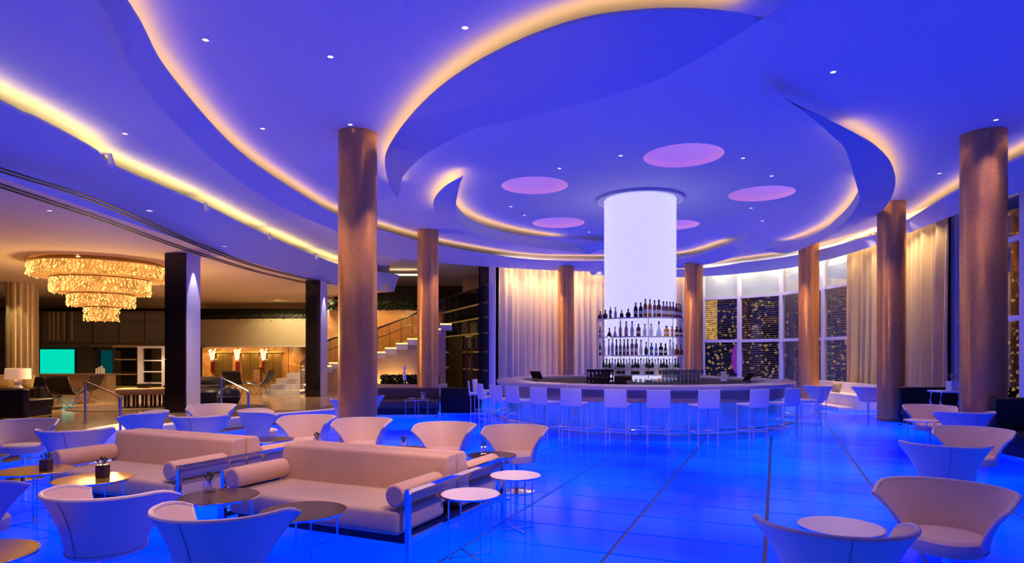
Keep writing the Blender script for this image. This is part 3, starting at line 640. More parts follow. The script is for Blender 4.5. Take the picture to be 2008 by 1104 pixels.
for k in range(5):
    o = BM[rows[0][2][1:5]].copy(); COL.objects.link(o); o.location = (1.69+.09*k, 13.62, 1.008); tag(o, f'dark brown long-necked bottle inside the black crate, {ORD[k]} from left', 'bottle', 'bottles in the black crate')
bb = thing('bar_box', 'low black box on the bar just right of the crate', 'box', (2.34, 13.45, .982), R(-6)); MB().box((0, 0, .08), (.36, .26, .16), bev=.01).build('body', 'black_plastic', bb); MB().box((0, 0, .167), (.38, .28, .014), bev=.004).build('lid', 'dark_frame', bb)
def till(px, r, label, flip):
    a = bang(px, r); x, y = bpos(a, r); t = thing('till_screen', label, 'till', (x, y, .982 if r < 2.7 else 1.021), flip)
    MB().cyl((0, 0, 0), (0, 0, .02), .08, n=14).build('foot', 'black_plastic', t); MB().cyl((0, 0, .02), (0, -.02, .10), .016, n=8).build('neck', 'black_plastic', t)
    mb = MB(); mb.add([(-.13, -.10, .06), (.13, -.10, .06), (.13, .04, .23), (-.13, .04, .23), (-.13, -.08, .05), (.13, -.08, .05), (.13, .06, .22), (-.13, .06, .22)], [(0, 1, 2, 3), (4, 7, 6, 5), (0, 4, 5, 1), (2, 6, 7, 3), (0, 3, 7, 4), (1, 5, 6, 2)]); mb.build('screen', 'dark_top', t)
till(1051, 2.45, 'black tilted till screen near the left end of the bar', R(150)); till(1470, 2.45, 'black till screen near the right end of the bar', R(-140))
mh = thing('menu_stand', 'pale menu stand on the back counter right of the glasses', 'menu stand', (4.75, 14.3, .982)); MB().box((0, 0, .01), (.16, .1, .02)).build('foot', 'steel', mh); MB().box((0, 0, .13), (.13, .012, .22)).build('card', 'stool_white', mh)
for k, (px, c, nm) in enumerate([(1236, 'b_amber', 'amber'), (1272, 'b_green', 'dark green'), (1290, 'b_orange', 'orange')]):
    fb = thing('garnish_bowl', f'white garnish bowl with {nm} fruit on the back counter before the bottles', 'bowl', ((px-CX)/F*13.15, 13.15, .982)); MB().lathe([(0, 0), (.05, 0), (.095, .06), (.088, .06), (.045, .012), (0, .012)], 16).build('bowl', 'white_ceramic', fb, smooth=True)
    for j in range(3): MB().lathe([(0, -.03), (.022, -.022), (.03, 0), (.022, .022), (0, .03)], 8, (.035*math.cos(j*2.1), .035*math.sin(j*2.1), .06)).build('fruit', c, fb, smooth=True)
# ------------------------------------------------------------------ bar stools
def make_stool():
    t = thing('bar_stool', '', 'bar stool', group='white low-backed stools round the bar')
    MB().box((0, .02, .70), (.40, .40, .055), bev=.02).build('seat', 'stool_white', t, smooth=True)
    b = MB().box((0, 0, .125), (.40, .035, .33), bev=.015).build('backrest', 'stool_white', t, smooth=True); b.location = (0, -.185, .70); b.rotation_euler = (R(5), 0, 0)
    for sx in (-1, 1):
        for sy in (-1, 1): MB().box((sx*.18, .02+sy*.18, .335), (.016, .016, .67)).build('leg', 'stool_metal', t)
        MB().box((sx*.18, .02, .24), (.016, .36, .016)).build('stretcher', 'stool_metal', t)
    MB().box((0, .20, .24), (.36, .016, .016)).build('footrest', 'stool_metal', t); MB().box((0, -.16, .24), (.36, .014, .014)).build('stretcher', 'stool_metal', t)
    return t
SPX = [959, 988, 1020, 1069, 1127, 1211, 1290, 1380, 1475, 1536, 1588]
st0 = make_stool()
for k, px in enumerate(SPX):
    rr = 3.80; a = bang(px, rr); x, y = bpos(a, rr)
    lab = f'white low-backed stool with thin steel legs, {ORD[k]} from the left along the bar front'
    if k == 0: o = st0; o['label'] = lab; o.location = (x, y, 0)
    else: o = dup(st0, lab, (x, y, 0))
    o.rotation_euler = (0, 0, a+(R(4) if k % 3 == 1 else -R(3)))
for k, aa in enumerate((-86, -102)):
    x, y = bpos(R(aa), 3.8); dup(st0, f'white stool at the left rim of the bar, {("just behind", "further behind")[k]} the leftmost front stool', (x, y, 0), R(aa))
# ================================================================== LOUNGE FURNITURE
def make_chair():
    t = thing('tub_chair', '', 'chair', group='cream leather tub chairs')
    nu, nv = 30, 9; AM = R(111); T = 0.026
    def pt_(u, v, off):
        a = u*AM; au = abs(u)
        top = 0.74-0.035*max(0, (au-.78)/.22)**2*1.6; z = 0.375+(top-0.375)*v
        k = 0.30*v+0.70*v**2.0
        rx = 0.220+(0.370-0.220)*k-off; ry = 0.220+(0.335-0.220)*k-off
        flare = 1+0.07*au**3*v
        return (rx*flare*math.sin(a), -ry*math.cos(a)*(1.0 if math.cos(a) > 0 else 1+0.8*v), z)
    us = [-1+2*i/nu for i in range(nu+1)]
    def grid(off):
        return [pt_(u, j/nv, off) for u in us for j in range(nv+1)]
    n1 = nv+1
    fs = [(i*n1+j, (i+1)*n1+j, (i+1)*n1+j+1, i*n1+j+1) for i in range(nu) for j in range(nv)]
    G0, G1 = grid(0), grid(T)
    mb = MB(); mb.add(G0, fs); mb.build('outer_shell', 'cream_leather', t, smooth=True)
    mb = MB(); mb.add(G1, fs); mb.build('inner_lining', 'warm_lit_lining', t, smooth=True)
    # rolled rim running along the top and down both front edges
    path = [tuple((a+b)/2 for a, b in zip(pt_(-1, j/nv, 0), pt_(-1, j/nv, T))) for j in range(nv+1)]
    path += [tuple((a+b)/2 for a, b in zip(pt_(u, 1, 0), pt_(u, 1, T))) for u in us[1:-1]]
    path += [tuple((a+b)/2 for a, b in zip(pt_(1, j/nv, 0), pt_(1, j/nv, T))) for j in range(nv, -1, -1)]
    MB().tube(path, T*0.60, 8).build('rim', 'cream_leather', t, smooth=True)
    MB().tube([pt_(0, j/nv, -.002) for j in range(nv+1)], .0035, 5).build('back_seam', 'seam', t)
    sx = [(1, 0.375), (1.03, 0.40), (1.02, 0.455), (0.93, 0.475), (0, 0.485)]
    mb = MB(); n = 32; prof = sx; vs = []; fs2 = []
    for i in range(n):
        a = 2*math.pi*i/n
        for r, z in prof: vs.append((0.215*r*math.sin(a), 0.212*r*math.cos(a)+.025*max(0, math.cos(a)), z-.02))
    m_ = len(prof)
    for i in range(n):
        for q in range(m_-1): fs2.append((i*m_+q, ((i+1) % n)*m_+q, ((i+1) % n)*m_+q+1, i*m_+q+1))
    mb.add(vs, fs2); mb.build('seat_cushion', 'warm_lit_lining', t, smooth=True)
    MB().lathe([(0, .335), (.17, .338), (.215, .355), (.226, .376)], 32).build('under_pan', 'cream_leather', t, smooth=True)
    MB().cyl((0, 0, .02), (0, 0, .34), .026, n=14).build('stem', 'chrome', t, smooth=True)
    MB().lathe([(.215, 0), (.215, .010), (.05, .022), (0, .024)], 32).build('base', 'chrome', t, smooth=True)
    return t
CH = [(-2.57, 4.04, 14, 'cream tub chair at lower left, back turned, beside the gold gleaming table'),
 (-1.63, 3.57, 12, 'nearest cream tub chair at left, back turned, before the dark table'),
 (-3.80, 4.45, 28, 'tub chair cut by the left edge of the frame, showing only its blue lit side'),
 (-5.05, 7.35, -18, 'tub chair with blue lit back, left of the rear sofa'),
 (-6.25, 8.15, 152, 'wide open tub chair at the far left edge, cream inside showing'),
 (-5.46, 9.45, -96, 'small tub chair by the lobby handrail, turned away to the left'),
 (-5.02, 10.7, 172, 'tub chair facing the room under the first black pier, seen over another back'),
 (-4.40, 8.95, -6, 'tub chair with blue lit back in front of the first black pier'),
 (-3.84, 9.75, 66, 'tub chair with blue lit back beside the lone handrail post'),
 (-2.77, 8.68, 192, 'cream tub chair facing the room, leftmost of the four behind the sofas'),
 (-1.93, 8.30, 190, 'cream tub chair facing the room at the foot of the thick column'),
 (-0.80, 7.75, 196, 'cream tub chair facing the room, third of the four behind the sofas'),
 (0.05, 7.45, 196, 'cream tub chair facing the room, nearest the round bar'),
 (1.65, 3.26, 14, 'nearest tub chair at lower right, back turned and cut by the frame'),
 (2.78, 4.08, 228, 'cream tub chair at right facing the round white table'),
 (4.18, 6.15, 26, 'tub chair at right with seamed blue lit back, behind the nearest pair'),
 (5.25, 7.25, 224, 'cream tub chair at right facing left beside the black sofa'),
 (6.90, 10.55, 206, 'cream tub chair between the two right columns, facing the room'),
 (6.80, 9.55, 6, 'small tub chair with blue back in front of the far right column'),
 (8.42, 17.5, 16, 'far tub chair beyond the last bar stool, beside the white bench'),
 (9.50, 17.0, 20, 'far tub chair half hidden by the column between the olive curtains'),
 (-3.15, 12.3, 10, 'tub chair half hidden behind the thick left column, on its left'),
 (-3.03, 13.2, -14, 'tub chair half hidden behind the thick left column, on its right')]
c0 = make_chair()
for k, (x, y, f, lab) in enumerate(CH):
    o = c0 if k == 0 else dup(c0, lab)
    o['label'] = lab; o.location = (x, y, 0.001); o.rotation_euler = (0, 0, -R(f))
# ------------------------------------------------------------------ double sofas
SRZ = -R(24.5)
def half(t, s):
    sg = s
    MB().box((0, sg*.50, .325), (1.76, .70, .20), bev=.045).build('seat_cushion', 'beige_seat', t, smooth=True)
    mb = MB(); L = .91; ys = [(.012, .36), (.165+.075, .36), (.165+.005, .72), (.14, .742), (.012, .742)]
    vs = [(sx*L, sg*y, z) for sx in (-1, 1) for y, z in ys]; n = len(ys)
    mb.add(vs, [tuple(range(n)), tuple(range(2*n-1, n-1, -1))]+[(i, (i+1) % n, n+(i+1) % n, n+i) for i in range(n)])
    b = mb.build('backrest', 'beige_velvet', t)
    bv = b.modifiers.new('bevel', 'BEVEL'); bv.width = .022; bv.segments = 3
    for p in b.data.polygons: p.use_smooth = True
    for sx in (-1, 1):
        o = MB().cyl((sx*.845, sg*.235, .53), (sx*.845, sg*.845, .53), .088, n=24).build('bolster', 'beige_velvet', t, smooth=True)
        bv = o.modifiers.new('bevel', 'BEVEL'); bv.width = .02; bv.segments = 3; bv.limit_method = 'ANGLE'
def make_sofa():
    t = thing('double_sofa', '', 'sofa', group='back-to-back beige sofas')
    half(t, -1); half(t, 1)
    MB().box((0, 0, .185), (1.74, 1.50, .075)).build('base_frame', 'dark_frame', t)
    for sx in (-1, 1):
        MB().box((sx*.955, 0, .575), (.035, 1.66, .03)).build('side_rail', 'chrome', t)
        MB().box((sx*.955, 0, .20), (.03, 1.62, .045)).build('side_rail', 'chrome', t)
        for sy in (-1, 1): MB().box((sx*.955, sy*.825, .295), (.038, .038, .59), bev=.004).build('leg', 'chrome', t)
    return t
sofa = make_sofa(); sofa['label'] = 'beige back-to-back sofa with chrome side frame, nearest the middle of the room'; sofa.location = (-1.305, 5.92, .001); sofa.rotation_euler = (0, 0, SRZ)
dup(sofa, 'beige back-to-back sofa at left, behind the gold gleaming tables', (-3.56, 6.95, .001), SRZ)
# ------------------------------------------------------------------ round tables
def table(name, x, y, r, h, top, label, group, rz=.3, base='legs'):
    t = thing(name, label, 'table', (x, y, 0), rz, group)
    MB().lathe([(0, h-.018), (r-.006, h-.018), (r, h-.012), (r, h-.004), (r-.004, h), (0, h)], 48).build('table_top', top, t, smooth=True)
    MB().lathe([(r+.001, h-.016), (r+.006, h-.016), (r+.006, h-.003), (r+.001, h-.003)], 48, closed=True).build('edge_band', 'chrome', t, smooth=True)
    k = r*.80
    for i in range(4):
        a = math.pi/2*i; MB().cyl((k*math.cos(a), k*math.sin(a), 0.0), (k*math.cos(a), k*math.sin(a), h-.018), .0075, n=8).build('leg', 'chrome', t, smooth=True)
    for i in range(2):
        a = math.pi/2*i; MB().box((0, 0, .008), (2*k, .014, .014), a).build('cross_bar', 'chrome', t)
    return t
table('side_table', -.33, 5.05, .232, .50, 'white_top', 'small round white table at the sofa corner, nearer of the two white ones', 'white side tables', .5)
table('side_table', .028, 5.83, .228, .50, 'white_top', 'small round white table beyond its twin, before the lone cream chair', 'white side tables', .5)
table('round_table', 2.15, 4.17, .255, .48, 'white_top', 'round white table between the two nearest chairs at right', None, .2)
table('round_table', 6.48, 10.1, .24, .56, 'white_top', 'small pale table between the chairs by the right columns', None, .6)
table('coffee_table', -1.47, 4.50, .29, .50, 'dark_top', 'dark mirror-topped round table before the middle sofa, nearest the camera', 'dark mirror-topped tables', .1)
table('coffee_table', -2.28, 4.97, .29, .50, 'dark_top', 'dark mirror-topped table at the left arm of the middle sofa', 'dark mirror-topped tables', .4)
table('coffee_table', -3.72, 5.66, .31, .50, 'gold_reflection_top', 'gold gleaming round table before the rear left sofa', 'gold gleaming tables', .2)
table('coffee_table', -4.55, 6.08, .31, .50, 'gold_reflection_top', 'gold gleaming round table at the left edge, behind another gold one', 'gold gleaming tables', .7)
table('coffee_table', -2.98, 3.50, .31, .50, 'gold_reflection_top', 'gold gleaming table cut by the bottom left corner', 'gold gleaming tables', .2)
table('coffee_table', -.22, 6.98, .27, .50, 'dark_top', 'dark round table behind the right end of the middle sofa', 'dark tables behind the sofas', .3)
table('coffee_table', -1.25, 7.42, .27, .50, 'dark_top', 'dark round table hidden behind the middle sofa back', 'dark tables behind the sofas', .3)
table('coffee_table', -2.35, 7.72, .27, .50, 'dark_top', 'dark round table behind the gap between the two sofas', 'dark tables behind the sofas', .3)
table('coffee_table', -3.12, 8.3, .27, .50, 'dark_top', 'dark round table behind the right end of the left sofa', 'dark tables behind the sofas', .3)
table('coffee_table', -5.95, 7.1, .27, .46, 'dark_top', 'dark low table in front of the far left open chair', None, .3)
table('coffee_table', 9.0, 18.6, .26, .62, 'dark_top', 'thin dark table between the two far chairs by the windows', None, .3)
def vase(x, y, z, lab, m='clear_glass', s=1.0, sprig=True):
    t = thing('bud_vase', lab, 'vase', (x, y, z)); t.scale = (s, s, s)
    MB().box((0, 0, .05), (.075, .075, .10), bev=.008).build('vase', m, t)
    if sprig:
        mb = MB()
        for i in range(7):
            a = i*.9; r = .007+.006*(i % 3); mb.cyl((0, 0, .06), (r*2.4*math.cos(a), r*2.4*math.sin(a), .125+.008*(i % 4)), .003, n=4); mb.lathe([(0, -.012), (.012, 0), (0, .014)], 5, (r*2.4*math.cos(a), r*2.4*math.sin(a), .127+.008*(i % 4)))
        mb.build('sprig', 'foliage', t)
vase(-3.66, 5.70, .5, 'dark square vase with a sprig on the gold gleaming table before the left sofa', 'dark_top', 1.15)
vase(-4.40, 6.02, .5, 'dark square vase on the gold gleaming table at the left edge', 'dark_top', 1.1)
vase(-2.42, 5.10, .5, 'clear glass bud vase with a sprig on the dark table by the sofa arm', 'clear_glass', 1.0)
vase(-.31, 7.02, .5, 'glass bud vase on the dark table behind the sofa, nearest the bar', 'clear_glass', .9)
vase(-1.26, 7.42, .5, 'bud vase peeking over the back of the middle sofa', 'clear_glass', .95)
vase(-2.36, 7.72, .5, 'bud vase with sprig in front of the leftmost cream chair', 'clear_glass', 1.0)
# ------------------------------------------------------------------ banquettes and black sofas
def banquette(name, label, x, y, rz, L, depth, h, m, seat=.42, z0=0.0):
    t = thing(name, label, 'sofa', (x, y, z0), rz)
    MB().box((0, depth/2-.09, h/2+.03), (L, .18, h-.06), bev=.03).build('backrest', m, t, smooth=True)
    n = max(1, round(L/.8))
    for i in range(n): MB().box((-L/2+L/n*(i+.5), -.09, seat-.10), (L/n-.012, depth-.18, .20), bev=.03).build('seat_cushion', m, t, smooth=True)
    MB().box((0, 0, (seat-.2)/2+.03), (L-.06, depth-.08, max(.02, seat-.26))).build('base', 'dark_frame', t)
    for sx in (-1, 1):
        for sy in (-1, 1): MB().box((sx*(L/2-.05), sy*(depth/2-.06), .015), (.04, .04, .03)).build('leg', 'dark_frame', t)
    return t
banquette('banquette', 'long brown leather banquette below the second column, with a small table before it', -2.72, 16.6, R(4), 1.62, .8, .72, 'brown_leather')
banquette('banquette', 'black banquette back standing between the brown one and the bar', -1.34, 17.05, R(180), 1.06, .8, .73, 'black_leather')
banquette('sofa', 'black sofa between the two right columns, below the curtain', 9.45, 14.05, R(-6), 1.5, .75, .87, 'black_leather')
banquette('sofa', 'big black sofa at the right edge beside the tallest column', 8.50, 9.60, R(-4), 1.9, .95, .92, 'black_leather')
banquette('sofa', 'black sofa back on the lobby edge at far left', -11.6, 13.9, R(180), 2.6, .9, .66, 'black_leather', z0=.2)
table('round_table', -2.35, 15.75, .34, .50, 'dark_top', 'dark table with plates before the brown banquette', None, .3)
for k, (dx, dy) in enumerate([(-.12, .05), (.14, -.04)]):
    tag(MB().lathe([(0, 0), (.06, 0), (.10, .014), (.095, .017), (.05, .006), (0, .006)], 20).build('plate', 'white_ceramic', smooth=True, loc=(-2.35+dx, 15.75+dy, .501)), f'small white plate on the banquette table, {("left", "right")[k]} one', 'plate', 'plates on the banquette table')
lt = thing('glass_lantern', 'clear glass lantern with candle on the banquette table', 'lantern', (-2.22, 15.9, .501)); MB().lathe([(.0, 0), (.055, 0), (.06, .1), (.05, .16)], 16).build('glass', 'clear_glass', lt, smooth=True); MB().cyl((0, 0, .004), (0, 0, .08), .025, n=12).build('candle', 'white_ceramic', lt)
pt2 = thing('high_table', 'narrow high table with curved pale legs beside the far right column', 'table', (8.55, 12.45, 0))
MB().box((0, 0, .88), (.62, .42, .03), bev=.008).build('table_top', 'stool_white', pt2)
for sx in (-.26, .26):
    for sy in (-.15, .15): MB().tube([(sx, sy, 0), (sx*1.1, sy, .22), (sx*.8, sy, .45), (sx*1.1, sy, .68), (sx, sy, .865)], .016, 8).build('leg', 'stool_white', pt2, smooth=True)
bxx = thing('card_box', 'lavender box holding a flower sprig on the high table', 'box', (8.62, 12.45, .896)); MB().box((0, 0, .09), (.19, .16, .18), bev=.006).build('body', 'stool_white', bxx)
mb = MB()
for i in range(8): a = i*.8; mb.cyl((0, 0, .18), (.05*math.cos(a), .05*math.sin(a), .27+.02*(i % 3)), .004, n=4); mb.lathe([(0, -.02), (.02, 0), (0, .02)], 6, (.05*math.cos(a), .05*math.sin(a), .275+.02*(i % 3)))
mb.build('sprig', 'b_pink', bxx)
# white bench below the windows
bn = thing('window_bench', 'long low white bench glowing under the windows behind the bar', 'bench', (0, 0, 0))
P = offset_in(wall_span(wall_at(1600), wall_at(1765), 24), .62); Q = offset_in(wall_span(wall_at(1600), wall_at(1765), 24), 1.2)
def ring(A, B, z0, z1):
    n = len(A); mb = MB(); mb.add([(x, y, z0) for x, y in A]+[(x, y, z0) for x, y in B]+[(x, y, z1) for x, y in B]+[(x, y, z1) for x, y in A], [(q*n+i, q*n+i+1, ((q+1) % 4)*n+i+1, ((q+1) % 4)*n+i) for q in range(4) for i in range(n-1)]+[(0, n, 2*n, 3*n), (n-1, 4*n-1, 3*n-1, 2*n-1)]); return mb
ring(P, Q, .0, .40).build('seat', 'white_plaster', bn, smooth=True); P2 = offset_in(P, -.14); ring(P2, P, .0, .72).build('backrest', 'white_plaster', bn, smooth=True)
Q2 = offset_in(Q, .03); Q3 = offset_in(Q, .5); ring(Q2, Q3, .0, .07).build('plinth', 'white_plaster', bn, smooth=True)
def cushion(x, y, z, lab, m='tan_fabric', rz=0, s=.4):
    bm = bmesh.new(); bmesh.ops.create_cube(bm, size=1); bmesh.ops.subdivide_edges(bm, edges=bm.edges[:], cuts=5, use_grid_fill=True)
    for v in bm.verts:
        x_, z_ = v.co.x*2, v.co.z*2; k = max(0, (1-x_**4)*(1-z_**4)); v.co.y *= (.10+.34*k**.5)
    v_ = [(c.co.x*s, c.co.y*s, c.co.z*s*.8) for c in bm.verts]; bm.verts.index_update(); f_ = [tuple(q.index for q in f.verts) for f in bm.faces]; bm.free()
    mb = MB(); mb.add(v_, f_); o = mb.build('cushion', m, smooth=True, loc=(x, y, z), rz=rz); o.rotation_euler = (R(-14), 0, rz); return tag(o, lab, 'cushion')
cushion(9.93, 19.5, .58, 'small tan cushion leaning on the white window bench', 'tan_fabric', R(-80), .36)
# ================================================================== LOBBY
FZ = 0.2
def lx(px, Y): return (px-CX)/F*Y
def lz(py, Y): return EYE+(HZ-py)/F*Y
for x, y, w_, d_, lab in [(-8.12, 15.72, .49, .66, 'tall square pier, black stone front and white side, nearest the chandelier'), (-6.56, 21.4, .46, .74, 'slimmer square pier, black front and white side, left of the thick column')]:
    t = thing('clad_pier', lab, 'pier', (x, y, FZ))
    MB().box((0, 0, (ZL0-FZ)/2), (w_-.04, d_-.04, ZL0-FZ)).build('core', 'wall_dark', t)
    for k in range(3):
        h = (ZL0-FZ)/3
        MB().box((0, -d_/2, h*(k+.5)), (w_, .04, h-.006)).build('black_slab', 'black_marble', t); MB().box((-w_/2, 0, h*(k+.5)), (.04, d_, h-.006)).build('black_slab', 'black_marble', t)
    MB().box((w_/2+.0, .02, (ZL0-FZ)/2), (.04, d_, ZL0-FZ)).build('white_face', 'white_plaster', t)
# chandelier
ct = thing('chandelier', 'huge stepped crystal chandelier glowing amber under the lobby ceiling', 'chandelier', (-10.94, 17.0, 0))
rnd = random.Random(4)
for k, (r, z0, z1) in enumerate([(1.60, 3.60, 3.96), (1.13, 3.20, 3.60), (.76, 2.86, 3.20), (.385, 2.48, 2.86)]):
    ti = MB().lathe([(r-.06, z1), (r-.06, z0+.02), (0, z0+.02)], 48).build('tier', 'chandelier_core', ct, smooth=True)
    mb = MB(); n = int(2*math.pi*r/.075); rows_ = int((z1-z0)/.062)
    for q in range(rows_):
        for i in range(n):
            a = 2*math.pi*(i+.5*(q % 2))/n; rr = r+rnd.uniform(-.035, .03); a += rnd.uniform(-.5, .5)/n*6; x, y, z = rr*math.cos(a), rr*math.sin(a), z0+.03+q*.062+rnd.uniform(-.02, .02); s_ = rnd.uniform(.014, .028); h = rnd.uniform(.02, .045)
            mb.add([(x+s_, y, z), (x, y+s_, z), (x-s_, y, z), (x, y-s_, z), (x, y, z+h), (x, y, z-h)], [(0, 1, 4), (1, 2, 4), (2, 3, 4), (3, 0, 4), (1, 0, 5), (2, 1, 5), (3, 2, 5), (0, 3, 5)])
    mb.build('crystal_drops', 'crystal_glow', ti, recalc=False)['kind'] = 'stuff'
    MB().lathe([(r-.03, z1-.03), (r+.025, z1-.03), (r+.025, z1), (r-.03, z1)], 48, closed=True).build('tier_ring', 'bronze', ct, smooth=True)
MB().lathe([(0, 3.97), (1.4, 3.97), (1.4, 4.045), (0, 4.045)], 40).build('ceiling_plate', 'bronze', ct)
# fluted column
fc = thing('fluted_column', 'pale gold fluted column behind the table lamp at far left', 'column', (-16.9, 22, FZ)); mb = MB(); n = 96
ring_ = [((.42+.045*abs(math.cos(6*2*math.pi*i/n)))*math.cos(2*math.pi*i/n), (.42+.045*abs(math.cos(6*2*math.pi*i/n)))*math.sin(2*math.pi*i/n)) for i in range(n)]
mb.prism(ring_, .08, ZL0-FZ-.001); mb.build('shaft', 'fluted_bronze', fc, smooth=True); MB().lathe([(.52, 0), (.52, .07), (.49, .08), (0, .08)], 32).build('base', 'bronze', fc)
# back of the lobby, left bay: mezzanine over a desk
Y = 27.0
mz = thing('mezzanine', 'dark glazed mezzanine across the back of the lobby under the chandelier', 'balcony', (0, Y, 0))
xa, xb = lx(-70, Y), lx(335, Y)
MB().box(((xa+xb)/2, 1.5, 1.98), (xb-xa, 3.0, .14)).build('floor_slab', 'wall_grey', mz)
npn = 8
for i in range(npn):
    w_ = (xb-xa)/npn; MB().box((xa+w_*(i+.5), 0, 2.72), (w_-.03, .03, 1.28)).build('glass_panel', 'balcony_glass', mz); MB().box((xa+w_*i, -.02, 2.72), (.03, .05, 1.32)).build('upright', 'dark_frame', mz)
MB().box(((xa+xb)/2, -.03, 3.40), (xb-xa, .06, .05)).build('handrail', 'bronze', mz); MB().box(((xa+xb)/2, -.03, 2.99), (xb-xa, .05, .025)).build('mid_rail', 'bronze', mz); MB().box(((xa+xb)/2, -.03, 2.07), (xb-xa, .06, .05)).build('bottom_rail', 'bronze', mz)
for px in (99, 107, 116, 128, 143): MB().box((lx(px, Y), -.06, 2.8), (.05, .03, 1.2)).build('pale_fin', 'fluted_bronze', mz)
struct(MB().box((lx(110, 27.6), 27.7, 1.07), (5.2, .12, 1.74)).build('wall_screen', 'wall_grey'))
sc = thing('video_screen', 'bright turquoise video screen on the back wall of the lobby', 'screen', (lx(107.5, 27.4), 27.55, 0)); hw = 67*27.4/F/2; z0, z1 = lz(733, 27.4), lz(685, 27.4)
MB().box((0, .04, (z0+z1)/2), (2*hw+.08, .06, z1-z0+.08)).build('bezel', 'dark_frame', sc); MB().box((0, 0, (z0+z1)/2), (2*hw, .03, z1-z0)).build('display', 'screen_glow', sc)
dk = thing('reception_desk', 'long brown wood reception desk below the turquoise screen', 'desk', (lx(142, 25.5), 25.5, FZ))
for i in range(4): MB().box((-1.17+.78*i-.0, 0, .30), (.765, .6, .60)).build('front_panel', 'brown_wood', dk)
MB().box((0, 0, .615), (3.2, .7, .03)).build('desk_top', 'brown_wood', dk)
for k, px in enumerate((191, 196, 201, 205)):
    cdl = tag(MB().lathe([(0, 0), (.045, 0), (.04, .2+.05*(k % 3)), (0, .22+.05*(k % 3))], 10).build('candle', 'white_ceramic', smooth=True, loc=(lx(px, 25.5), 25.45, FZ+.631)), f'white candle on the reception desk end, {ORD[k]} from left', 'candle', 'candles on the desk')
dw = thing('dark_doorway', 'black doorway with a dim teal panel right of the screen', 'doorway', (lx(205, 27), 27.2, FZ)); MB().box((-.42, 0, .84), (.12, .3, 1.68)).build('jamb', 'wall_dark', dw); MB().box((.42, 0, .84), (.12, .3, 1.68)).build('jamb', 'wall_dark', dw); MB().box((0, .14, .84), (.74, .03, 1.68)).build('back_panel', 'teal_glow', dw); MB().box((0, 0, 1.63), (.96, .3, .1)).build('lintel', 'wall_dark', dw)
def rack(name, label, cat, px0, px1, Y, bars, z1, m_post, m_bar, pw=.07):
    t = thing(name, label, cat, (lx((px0+px1)/2, Y), Y, FZ)); W = (px1-px0)/F*Y
    for sx in (-1, 1): MB().box((sx*W/2, 0, (z1-FZ)/2), (pw, .12, z1-FZ)).build('post', m_post, t)
    for z in bars: MB().box((0, 0, z-FZ), (W-pw, .06, .05)).build('bar', m_bar, t)
    MB().box((0, .02, (z1-FZ)/2), (W-pw, .012, z1-FZ-.04)).build('pane', 'balustrade_glass', t); MB().box((0, 0, z1-FZ+.04), (W+pw, .14, .09)).build('head', m_bar, t); return t
rack('glass_partition', 'dark glazed partition with three pale rails left of the bright doorway', 'partition', 224, 271, 27.0, [lz(705, 27), lz(734, 27), lz(758, 27)], 1.9, 'wall_dark', 'fluted_bronze')
rack('glass_doorway', 'bright cream framed glass doorway beside the first black pier', 'doorway', 276, 323, 26.4, [lz(707, 26.4), lz(729, 26.4), lz(751, 26.4)], 1.86, 'white_plaster', 'white_plaster', .2)
# lamp, seats and rugs of the lobby
lp = thing('table_lamp', 'table lamp with wide drum shade at the far left', 'lamp', (-12.4, 16.0, FZ)); MB().lathe([(.0, .56), (.10, .56), (.10, .58), (.06, .62), (.09, .72), (.05, .80), (.09, .90), (.03, .93), (.012, .96)], 20).build('base', 'white_ceramic', lp, smooth=True)
MB().lathe([(.275, .78), (.265, 1.05)], 36).build('shade', 'lamp_shade', lp, smooth=True); MB().cyl((0, 0, 1.05), (0, 0, 1.12), .012, n=8).build('finial', 'bronze', lp)
tb = thing('lamp_table', 'dark side table carrying the drum lamp', 'table', (-12.4, 16.0, FZ)); MB().box((0, 0, .54), (.6, .5, .04), bev=.008).build('table_top', 'dark_wood', tb)
for sx in (-.26, .26):
    for sy in (-.21, .21): MB().box((sx, sy, .26), (.035, .035, .52)).build('leg', 'dark_wood', tb)
banquette('sofa', 'black lobby sofa with tan cushions, left of the sling chair', -14.75, 19.4, R(0), 1.5, .9, .7, 'black_leather', z0=FZ)
cushion(-15.05, 18.95, .80, 'tan cushion on the left lobby sofa, left one of two', 'tan_fabric', R(8), .5); cushion(-14.45, 18.95, .80, 'tan cushion on the left lobby sofa, right one of two', 'tan_fabric', R(-8), .5)
def sling():
    t = thing('sling_chair', '', 'chair', group='black sling lounge chairs'); pr = [(-.36, .84), (-.27, .62), (-.16, .45), (-.02, .385), (.18, .38), (.36, .43)]
    pr = smooth_path(pr, 4); mb = MB(); n = len(pr); T = .05; vs = []
    for sx in (-.29, .29):
        for i, (y, z) in enumerate(pr): vs.append((sx, y, z))
        for i, (y, z) in enumerate(pr): vs.append((sx, y-.02, z-T))
    m2 = 2*n; fs = []
    for i in range(n-1): fs += [(i, i+1, m2+i+1, m2+i), (n+i, m2+n+i, m2+n+i+1, n+i+1), (i, n+i, n+i+1, i+1), (m2+i, m2+i+1, m2+n+i+1, m2+n+i)]
    fs += [(0, m2, m2+n, n), (n-1, 2*n-1, m2+2*n-1, m2+n-1)]; mb.add(vs, fs); mb.build('sling_seat', 'black_leather', t, smooth=True)
    for sx in (-.31, .31):
        MB().tube([(sx, y, z-.02) for y, z in pr], .014, 6).build('side_rail', 'chrome', t, smooth=True)
        MB().cyl((sx, -.30, 0), (sx, .16, .37), .011, n=6).build('leg', 'chrome', t); MB().cyl((sx, .30, 0), (sx, -.10, .40), .011, n=6).build('leg', 'chrome', t)
    MB().cyl((-.31, -.28, .02), (.31, .0, .3), .008, n=6).build('brace', 'chrome', t); MB().cyl((.31, -.28, .02), (-.31, .0, .3), .008, n=6).build('brace', 'chrome', t)
    return t
